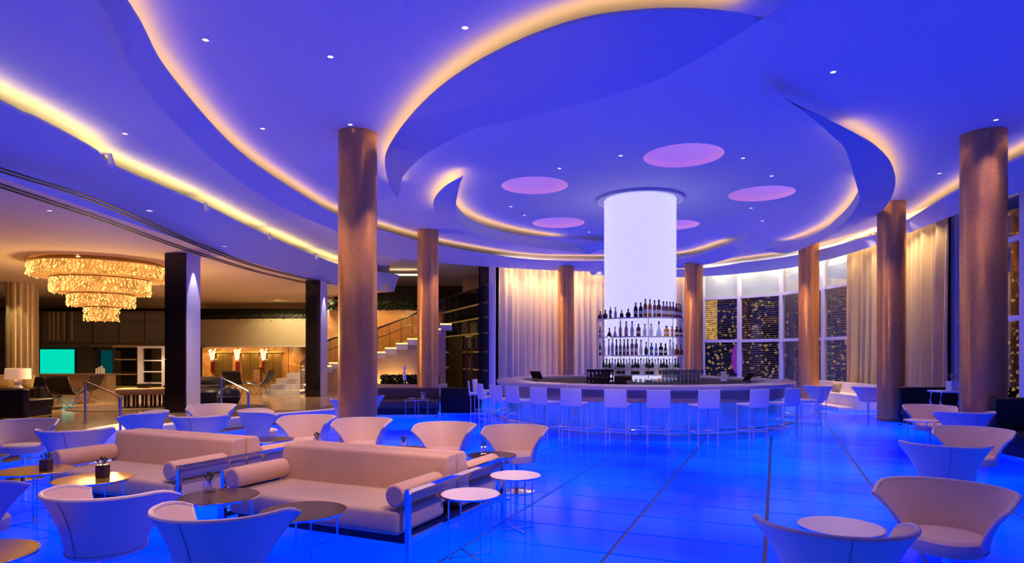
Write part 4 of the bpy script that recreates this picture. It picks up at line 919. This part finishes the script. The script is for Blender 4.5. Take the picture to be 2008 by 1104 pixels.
s0 = sling(); s0.location = (-11.68, 16.7, FZ); s0['label'] = 'black sling lounge chair seen from behind, near the drum lamp'
dup(s0, 'black sling lounge chair with pale rim in side view, in front of the desk', (-12.2, 18.2, FZ), R(90)); dup(s0, 'black sling chair in the lobby centre, seen from behind', (-9.75, 22.4, FZ), R(6)); dup(s0, 'black sling chair in side view before the lift doors', (-8.85, 22.5, FZ), R(90))
banquette('sofa', 'black sofa in the lobby just right of the first pier', -10.3, 20.7, R(10), 1.7, .8, .66, 'black_leather', z0=FZ); cushion(-10.25, 20.3, .78, 'tan cushion on the sofa right of the first pier', 'tan_fabric', 0, .45)
ob = thing('globe_ottoman', 'black globe shaped ottoman on the lobby floor right of the first pier', 'ottoman', (-7.55, 17.0, FZ+.0135)); MB().lathe([(0, .0), (.12, .0), (.22, .06), (.29, .2), (.30, .28), (.27, .4), (.17, .51), (0, .55)], 28).build('globe', 'black_leather', ob, smooth=True); MB().lathe([(.302, .27), (.306, .275), (.302, .28)], 28).build('piping', 'seam', ob)
dv = thing('round_daybed', 'low dark round daybed behind the globe ottoman', 'daybed', (-8.95, 18.2, FZ)); MB().lathe([(0, .06), (.62, .06), (.66, .1), (.66, .34), (.6, .40), (0, .41)], 32).build('cushion', 'black_leather', dv, smooth=True); MB().lathe([(.5, 0), (.5, .06)], 24).build('base', 'dark_frame', dv)
bh = thing('lobby_bench', 'tan cushioned bench on many dark legs left of the first pier', 'bench', (-9.75, 16.9, FZ+.0135), R(12)); MB().box((0, 0, .41), (1.25, .5, .18), bev=.05).build('cushion', 'tan_fabric', bh, smooth=True)
for i in range(6):
    for sy in (-.19, .19): MB().box((-.52+.21*i, sy, .18), (.05, .05, .36)).build('leg', 'dark_wood', bh)
tag(MB().box((0, 0, .06), (.28, .2, .12), bev=.01).build('tissue_box', 'dark_wood', loc=(-9.75, 16.9, FZ+.5145)), 'small dark box lying on the tan lobby bench', 'box')
def rug(x, y, a, b, lab, rz):
    o = MB().prism([(a*math.cos(2*math.pi*i/48), b*math.sin(2*math.pi*i/48)) for i in range(48)], 0, .012).build('oval_rug', 'rug_dark', loc=(x, y, FZ+.001), rz=rz); tag(o, lab, 'rug')
rug(-10.2, 16.8, 1.3, 1.3, 'dark oval rug under the tan bench', 0); rug(-7.45, 17.0, .85, .8, 'dark oval rug under the black globe ottoman', 0)
# centre bay: curved cream balcony over the lift lobby
CB = smooth_path([(-15.4, 30.9), (-13.2, 30.3), (-11, 30.0), (-9, 30.1), (-7.2, 30.6), (-5.6, 31.6)], 8); CBo = [(x, y+.35) for x, y in CB]
cbm = thing('curved_balcony', 'curved cream balcony front with planting on top, above the lift lobby', 'balcony', (0, 0, 0))
ring(CB, CBo, 2.0, 3.28).build('fascia', 'wall_cream', cbm, smooth=True)
ring([(x, y-.02) for x, y in CB], [(x, y+.37) for x, y in CB], 1.95, 2.0).build('lower_trim', 'white_plaster', cbm, smooth=True)
ring([(x, y+.36) for x, y in CB], [(x, y+2.3) for x, y in CB], 2.02, 2.12).build('floor_slab', 'lobby_ceiling_paint', cbm)
def hedge(name, path, z, h, depth, lab, n, seed, hang=0.0):
    rnd = random.Random(seed); P = resample(path, 200); mb = MB()
    for i in range(n):
        p = P[rnd.randrange(199)]; x, y, zz = p[0]+rnd.uniform(-.03, .03), p[1]+rnd.uniform(0, depth), z+rnd.uniform(-hang, h); s_ = rnd.uniform(.04, .10); a = rnd.uniform(0, 6.28); t = rnd.uniform(-.9, .9)
        dx, dy, dz = math.cos(a)*math.cos(t)*s_, math.sin(a)*math.cos(t)*s_, math.sin(t)*s_; wx, wy = -math.sin(a)*s_*.4, math.cos(a)*s_*.4
        mb.add([(x-dx, y-dy, zz-dz), (x+wx, y+wy, zz+.02), (x+dx, y+dy, zz+dz), (x-wx, y-wy, zz-.01)], [(0, 1, 2), (0, 2, 3)])
    o = mb.build(name, 'foliage', recalc=False); return tag(o, lab, 'plants', kind='stuff')
hedge('trailing_plants', CB, 3.26, .36, .4, 'dark trailing plants along the top of the curved balcony', 5000, 2, .12)
pl_ = thing('balcony_planter', 'dark planter trough behind the trailing plants', 'planter', (0, 0, 0)); ring([(x, y+.04) for x, y in CB], [(x, y+.4) for x, y in CB], 3.28, 3.5).build('trough', 'wall_dark', pl_)
lw = bpy.data.objects.new('wall_lift', None); COL.objects.link(lw); struct(lw)
for i in range(16):
    x = -15.8+.64*i
    MB().box((x, 33.2+.03*(i % 2), 1.1), (.625, .08, 1.8)).build('stone_panel', 'gold_marble', lw)
for k, px in enumerate((437, 490, 535)):
    d = thing('lift_door', f'dark gold lift door in the lift lobby, {ORD[k]} from left', 'door', (lx(px, 32.9), 32.95, FZ))
    for sx in (-1, 1): MB().box((sx*.22, 0, .72), (.42, .05, 1.44)).build('door_leaf', 'bronze', d)
    MB().box((0, -.05, 1.52), (1.05, .2, .06)).build('canopy', 'gold_rail', d)
for k, px in enumerate((414, 463, 515)):
    s_ = thing('wall_sconce', f'glowing crystal sconce in the lift lobby, {ORD[k]} from left', 'lamp', (lx(px, 32.6), 32.7, 0)); MB().box((0, .1, 1.62), (.2, .04, .5)).build('back_plate', 'bronze', s_)
    mb = MB()
    for q in range(26): a = q*2.4; z = 1.86-.021*q; r = .17*(1-q/34); x, y = r*math.cos(a), r*.7*math.sin(a); mb.add([(x+.04, y, z), (x, y+.04, z), (x-.04, y, z), (x, y-.04, z), (x, y, z+.05), (x, y, z-.05)], [(0, 1, 4), (1, 2, 4), (2, 3, 4), (3, 0, 4), (1, 0, 5), (2, 1, 5), (3, 2, 5), (0, 3, 5)])
    mb.build('crystal_cluster', 'warm_lamp', s_, recalc=False)
    art = tag(MB().box((0, 0, 0), (.2, .03, .55)).build('wall_art', 'b_red', loc=(lx(px, 32.9), 33.08, .95)), f'small dark red picture under the lift lobby sconce, {ORD[k]} from left', 'picture', 'pictures under the sconces')
gp = thing('gold_pedestal', 'square gold pedestal standing in front of the lift doors', 'pedestal', (lx(506, 28), 28, FZ)); MB().box((0, 0, .4), (.3, .3, .8), bev=.01).build('block', 'gold_marble', gp); MB().box((0, 0, .81), (.34, .34, .03)).build('cap', 'bronze', gp)
# sweeping stair
SP = smooth_path([(-8.15, 22.9, .34), (-8.0, 24.0, .85), (-7.1, 24.8, 1.25), (-5.4, 25.0, 1.62), (-3.9, 25.1, 2.2), (-2.6, 25.2, 2.8)], 10); NS = 17; SPn = resample(SP, NS)
stair = thing('grand_stair', 'curved stair with pale glowing treads rising behind the columns', 'staircase', (0, 0, 0))
for i in range(NS):
    p = SPn[i]; a = SPn[max(i-1, 0)]; b = SPn[min(i+1, NS-1)]; rz = math.atan2(b[1]-a[1], b[0]-a[0])
    MB().box((p[0], p[1], p[2]-.14), (.46, 1.25, .25), rz).build('step', 'white_marble', stair)
    nx, ny = math.sin(rz), -math.cos(rz); MB().box((p[0]+nx*.625, p[1]+ny*.625, p[2]-.03), (.44, .02, .05), rz).build('step_light', 'step_glow', stair, recalc=False)
side = []
for i in range(len(SP)):
    a = SP[max(i-1, 0)]; b = SP[min(i+1, len(SP)-1)]; t = Vector((b[0]-a[0], b[1]-a[1])).normalized(); side.append((SP[i][0]+t.y*.58, SP[i][1]-t.x*.58, SP[i][2]))
n = len(side); mb = MB(); mb.ribbon([(x, y, FZ) for x, y, z in side], [(x, y, max(FZ+.01, z-.13)) for x, y, z in side]); mb.build('side_wall', 'pink_plaster', stair, recalc=False)
rail_ = [(x, y, z+.92) for x, y, z in side]; MB().tube(rail_, .035, 8).build('handrail', 'dark_wood', stair, smooth=True); MB().tube([(x, y, z+.55) for x, y, z in side[12:]], .018, 6).build('lower_rail', 'dark_wood', stair, smooth=True)
SR = resample(side, 15)
for p, q in zip(SR, SR[1:]):
    mb = MB(); mb.add([(p[0], p[1], p[2]), (q[0], q[1], q[2]), (q[0], q[1], q[2]+.88), (p[0], p[1], p[2]+.88), (p[0], p[1]+.012, p[2]), (q[0], q[1]+.012, q[2]), (q[0], q[1]+.012, q[2]+.88), (p[0], p[1]+.012, p[2]+.88)], [(0, 1, 2, 3), (7, 6, 5, 4), (0, 3, 7, 4), (1, 5, 6, 2), (3, 2, 6, 7), (0, 4, 5, 1)]); mb.build('glass_panel', 'balustrade_glass', stair)
    MB().cyl((p[0], p[1], p[2]), (p[0], p[1], p[2]+.9), .014, n=6).build('baluster', 'bronze', stair)
gw = struct(MB().box(((lx(642, 26.4)+lx(868, 26.4))/2, 26.4, (FZ+3.45)/2), (lx(868, 26.4)-lx(642, 26.4), .2, 3.45-FZ)).build('wall_gold', 'gold_marble'))
hedge('balcony_hedge', [(lx(645, 26.2), 26.15), (lx(868, 26.2), 26.15)], 3.45, .32, .3, 'dark hedge along the top of the gold wall behind the stair', 2600, 9, .02)
gpl = thing('stair_planter', 'long stone planter with plants at the foot of the gold wall', 'planter', (lx(800, 21.6), 21.6, FZ)); MB().box((0, 0, .2), (2.6, .5, .4), bev=.02).build('trough', 'pink_plaster', gpl)
hedge('planter_plants', [(lx(748, 21.6), 21.4), (lx(860, 21.6), 21.4)], .6, .3, .35, 'spiky green plants in the stone planter beside the second column', 1400, 11)
cnd = thing('silver_candlestick', 'silver candlestick standing in front of the planter plants', 'candlestick', (lx(793, 20.6), 20.6, FZ)); MB().lathe([(0, 0), (.12, 0), (.12, .02), (.02, .05), (.015, .55), (.06, .6), (.07, .75), (.03, .85), (0, .9)], 16).build('stem', 'chrome', cnd, smooth=True); MB().lathe([(0, .9), (.05, .9), (.05, 1.02), (0, 1.03)], 12).build('candle', 'white_ceramic', cnd, smooth=True)
# glazed screen on the right of the stair
P0 = Vector((lx(862, 30.5), 30.5)); P1 = Vector((lx(956, 23.7), 23.7)); gs = thing('glazed_screen', 'dark glazed screen with gold horizontal rails left of the cream curtain', 'partition', (0, 0, 0)); dd = P1-P0; Ls = dd.length; rz = math.atan2(dd.y, dd.x); NB = 6
ZR = [1.0, 1.7, 2.41, 3.0, 3.54, 4.19]
for z in ZR: c = (P0+P1)/2; MB().box((c.x, c.y, z), (Ls, .08, .06), rz).build('rail', 'gold_rail' if z < 4.1 else 'bronze', gs)
for i in range(NB+1): c = P0+dd*(i/NB); MB().box((c.x, c.y, 2.2), (.05, .06, 4.0), rz).build('post', 'dark_frame', gs)
for i in range(NB):
    c = P0+dd*((i+.5)/NB)
    for u, v in zip([.2]+ZR, ZR):
        if not (i in (1, 2, 3) and v <= 2.42): MB().box((c.x, c.y, (u+v)/2), (Ls/NB-.05, .012, v-u-.06), rz).build('pane', 'balustrade_glass', gs)
c = P0+dd*(2.5/NB); MB().box((c.x, c.y, 1.29), (Ls/NB*1.9, .1, 2.18), rz).build('wood_panel', 'dark_wood', gs)
dr = thing('screen_door', 'dark glass door with pale frame in the glazed screen', 'door', (lx(922, 25.6), 25.75, FZ), rz); 
for sx in (-1, 1): MB().box((sx*.42, -.06, 1.08), (.06, .08, 2.16)).build('stile', 'bronze', dr)
MB().box((0, -.06, 2.13), (.9, .08, .06)).build('head', 'gold_rail', dr); MB().box((0, -.05, 1.05), (.78, .014, 2.05)).build('pane', 'balustrade_glass', dr); MB().cyl((.3, -.13, .8), (.3, -.13, 1.3), .015, n=8).build('handle', 'chrome', dr)
struct(MB().box((lx(936, 29.5), 29.5, 4.85), (1.35, .15, .85)).build('wall_upper', 'pink_plaster'))
struct(MB().box((lx(791, 27.4), 27.4, 5.02), (1.3, .2, .05)).build('trim_6', 'warm_lamp', recalc=False))
struct(MB().box((lx(745, 24.6), 24.6, 4.66), (.7, .2, 1.1)).build('wall_return', 'wall_cream'))
# handrails at the lobby step
def handrail(a, b, za, zb, h, lab):
    t = thing('handrail', lab, 'handrail', (0, 0, 0)); MB().cyl((*a, za), (*a, za+h), .024, n=10).build('post', 'purple_rail', t, smooth=True); MB().cyl((*b, zb), (*b, zb+h), .024, n=10).build('post', 'purple_rail', t, smooth=True)
    MB().tube(smooth_path([(a[0], a[1], za+h-.02), (a[0]*.95+b[0]*.05, a[1]*.95+b[1]*.05, za+h+.03), (a[0]*.05+b[0]*.95, a[1]*.05+b[1]*.95, zb+h+.03), (b[0], b[1], zb+h-.02)], 6), .018, 8).build('top_rail', 'purple_rail', t, smooth=True)
    for q, z in ((a, za), (b, zb)): MB().lathe([(0, 0), (.06, 0), (.06, .012), (0, .014)], 16, (*q, z)).build('foot_plate', 'chrome', t)
handrail((-7.22, 11.75), (-8.7, 13.0), .001, .201, .80, 'steel handrail on two posts at the lobby step, left one'); handrail((-5.5, 13.3), (-6.75, 14.8), .001, .201, .82, 'steel handrail on two posts at the lobby step, nearer the thick column')
# ================================================================== LAMPS AND CEILING FITTINGS
dl = None
def downlight(x, y, z, label, power=0, col=(1, .72, .62), angle=95, target=None, blend=.8):
    global dl
    if dl is None:
        dl = thing('downlight', label, 'light', (x, y, z), group='recessed ceiling downlights')
        MB().lathe([(.035, -.004), (.06, -.004), (.06, .0), (.035, .0)], 20, closed=True).build('trim_ring', 'white_frame', dl); MB().lathe([(0, -.002), (.035, -.002)], 16).build('lamp', 'lamp_white', dl, recalc=False); o = dl
    else: o = dup(dl, label, (x, y, z))
    if power:
        s_ = spot('downlight_lamp', (x, y, z-.03), power, col, angle, blend, target, .05)
WARM = (1, .60, .46)
for k, (px, py, nm) in enumerate([(403, 78, 'near the top left of the main ceiling'), (648, 111, 'between the left cove and the big crescent'), (912, 54, 'just above the rim of the big crescent'), (515, 252, 'left of the thick column top, above the left cove'), (1634, 141, 'in the open blue ceiling at upper right'), (1217, 305, 'left of the largest pink disc'), (1097, 330, 'above the left pink disc'), (1953, 235, 'above the tallest right column'), (1842, 340, 'right of the right crescent'), (1457, 310, 'right of the largest pink disc'), (1513, 345, 'above the right pink disc'), (1473, 408, 'just under the right pink disc'), (1495, 433, 'lower right, beyond the right pink disc'), (1002, 405, 'below the left pink disc'), (1028, 422, 'just left of the lower left pink disc'), (1155, 455, 'between the lower left pink disc and the tower'), (687, 244, 'right above the thick left column')]):
    x, y, _ = U(px, py, ZC); downlight(x, y, ZC, f'tiny recessed downlight {nm}', 0 if k in (2, 16) else L_SPOT*(0.5 if y > 11 else 1.0), WARM, 84, blend=1.0)
for k, (x, y, nm) in enumerate([(4.6, 6.0, 'over the right chairs'), (-2.6, 6.0, 'before the two cream chairs by the thick column'), (-.6, 6.3, 'before the two cream chairs by the bar')]):
    spot('downlight_lamp', (x, y, ZC-.03), L_SPOT, WARM, 84, 1.0, None, .05)  # unseen ceiling spots without fittings, added to brighten the chairs
for x, y, tx, ty, p_, nm in [(2.2, 5.9, 2.9, 11.4, 330, 'front stools'), (.4, 5.9, .3, 12.3, 330, 'left stools'), (.9, 3.1, -1.25, 5.6, 530, 'middle sofa'), (-1.3, 3.5, -3.6, 6.7, 530, 'left sofa'), (1.2, 4.2, -.6, 7.2, 450, 'chairs by the bar'), (.2, 5.0, -2.3, 8.1, 450, 'chairs by the thick column')]:
    spot('downlight_lamp', (x, y, ZC-.03), p_, WARM, 34, .8, (tx, ty, .5), .05)  # added unseen spots, aimed to brighten stools, sofas and chairs
for x, y, tx, ty, p_, nm in [(-2.1, 4.3, -2.05, 4.1, 800, 'two nearest left chairs'), (.1, 4.9, -.15, 5.45, 420, 'white side tables'), (2.0, 3.6, 2.0, 4.0, 220, 'round white table')]:
    spot('downlight_lamp', (x, y, ZC-.03), p_, WARM, 32, .9, (tx, ty, .5), .05)  # more unseen narrow spots, added to lift the near chairs and white tables
x, y, _ = U(245, 262, ZBAND); downlight(x, y, ZBAND, 'recessed downlight in the ceiling band between the two left coves', L_SPOT*.6)
for k, (px, py, nm) in enumerate([(97, 413, 'left of the black slots'), (293, 413, 'between the slots and the left cove'), (152, 499, 'above the chandelier'), (440, 483, 'right of the first pier'), (480, 600, 'over the curved balcony')]):
    x, y, _ = U(px, py, ZL0)
    if y < 28: downlight(x, y, ZL0, f'recessed lobby ceiling downlight {nm}', 260*L_LOBBY, (1, .72, .42), 110)
# slot diffusers in the low soffit
for k, (L_, nm) in enumerate([([(0, 332), (188, 393), (375, 474), (507, 523), (644, 556)], 'upper'), ([(0, 363), (188, 426), (375, 492), (507, 533), (609, 556)], 'lower')]):
    p = pt(L_, ZL0); p = [(p[0][0]-(p[1][0]-p[0][0])*2.2, p[0][1]-(p[1][1]-p[0][1])*2.2)]+p; p = resample(smooth_path(p, 10), 60)
    t = thing('slot_diffuser', f'long black twin slot diffuser along the low left ceiling, {nm} of the two', 'air vent', (0, 0, 0))
    for d in (-.07, .07):
        q = shift_left(p, d-.032); r_ = shift_left(p, d+.032); ring(q, r_, ZL0-.009, ZL0-.001).build('slot', 'counter_dark', t)
# small projectors on the lip of the low soffit
for k, (px, py) in enumerate([(205, 305), (395, 400), (522, 460), (615, 499)]):
    x, y, _ = U(px, py, ZL1); t = thing('lip_projector', f'small white projector fixed on the yellow left cove, {ORD[k]} from left', 'light', (x-.02, y, ZL1), R(20), 'projectors on the left cove')
    MB().box((-.06, 0, .03), (.30, .04, .025)).build('bracket', 'white_frame', t); MB().cyl((.09, 0, .03), (.12, -.05, -.16), .03, .055, 14).build('head', 'white_frame', t, smooth=True); MB().box((-.05, .20, .03), (.05, .34, .05), bev=.01).build('driver_box', 'wall_grey', t)
# warm lamps of the lobby
pl = bpy.data.lights.new('chandelier_light', 'POINT'); pl.energy = 600*L_LOBBY; pl.color = (1, .62, .27); pl.shadow_soft_size = .5; o = bpy.data.objects.new('chandelier_light', pl); COL.objects.link(o); o.location = (-10.94, 17, 2.3)
spot('pier_spot', (-7.68, 15.72, 4.03), 110, (.85, .78, 1.0), 40, .4, (-7.86, 15.72, .2), .02); spot('pier_spot', (-6.10, 21.4, 4.03), 110, (.85, .78, 1.0), 40, .4, (-6.3, 21.4, .2), .02)
for px in (392, 450, 505, 560): spot('lift_spot', (lx(px, 32.2), 32.2, 1.98), 60, (1, .62, .25), 120, .6, (lx(px, 32.2), 32.9, .2))
for px in (-10.5, -8.0): spot('balcony_wash', (px, 28.4, 4.0), 220, (1, .76, .42), 110, .8, (px-.3, 30.6, 2.2))
for x in (-13.5, -16.8): spot('lobby_spot', (x, 24.5, 4.0), 260, (1, .72, .4), 110, .8)
for dx in (-.3, .3): spot('column_spot', (-16.9+dx, 21.2, 4.0), 110, (1, .74, .4), 50, .5, (-16.9+dx, 21.5, .3), .03)
for x, y in ((-9.5, 19.5), (-7.2, 19.5), (-9.5, 24), (-7.5, 26), (-11, 26.5), (-12.5, 21)): spot('lobby_spot', (x, y, 4.0), 380, (1, .7, .4), 110, .8)
for px in (755, 790): spot('stair_uplight', (lx(px, 24.2), 24.15, .3), 60, (1, .62, .16), 100, .7, (lx(px, 25), 26.3, 2.2))
spot('gold_wash', (-5.6, 25.3, 4.6), 120, (1, .66, .22), 110, .7, (-5.4, 26.4, 2.6))
spot('screen_spot', (-2.6, 28.5, 4.4), 120, (1, .66, .25), 110, .7)
spot('doorway_spot', (lx(300, 25.8), 25.8, 1.9), 40, (1, .8, .5), 120, .6)

for k, (x, y, r, h, lab) in enumerate(COLS):
    for ax, ay in ((-.75, -.55), (.75, -.45)):
        if k in (2, 3) and ax > 0: continue
        spot('column_spot', (x+ax, y+ay, min(h, ZB)-.03), (300, 300, 300, 330, 300, 130, 90)[k], (1, .56, .22), 55, .9, (x+ax*.35, y+ay*.35, 1.2), .04)

for path, n_, p_ in ((ca, 9, 130), (c_b, 2, 200), (c_c, 4, 220)):
    Q = resample(offset_in(path, .55 if n_ > 5 else .42), n_*2+1)[1::2]; T = resample(offset_in(path, .05), n_*2+1)[1::2]
    for q, t_ in zip(Q, T): spot('curtain_wash', (*q, 4.95), p_, (1, .70, .36), 128, 1.0, (*t_, 1.6), .2)

for q, t_ in list(zip(resample(offset_in(c_w, .34), 13)[1::2], resample(offset_in(c_w, -.06), 13)[1::2])): spot('window_wash', (*q, 5.15), 55, (1, .86, .66), 120, 1.0, (*t_, 2.2), .06)  # hidden spots added to brighten the blinds and mullions
for px in (400, 437, 470, 512, 545): spot('lift_lamp', (lx(px, 31.6), 31.9, 1.97), 75, (1, .60, .20), 130, .7, (lx(px, 33), 33.0, .8))
for x, y, tx, ty, tz, p_ in ((-6.2, 24.3, -6.0, 26.3, 2.2, 260), (-4.4, 24.0, -4.4, 26.3, 1.6, 260), (-7.6, 21.8, -8.0, 23.6, .5, 70)): spot('stair_wash', (x, y, 3.9), p_, (1, .64, .2), 90, .9, (tx, ty, tz))

spot('island_spot', (3.3, 12.3, 5.2), 420, (1, .85, .8), 40, .8, (3.5, 13.7, 1.1), .05)

for k, px in enumerate((399, 453, 507, 560)):
    q = min(CB, key=lambda c: abs(c[0]-lx(px, c[1]))); downlight(q[0], q[1]+.17, 1.949, f'bright warm lamp under the curved balcony, {ORD[k]} from left')
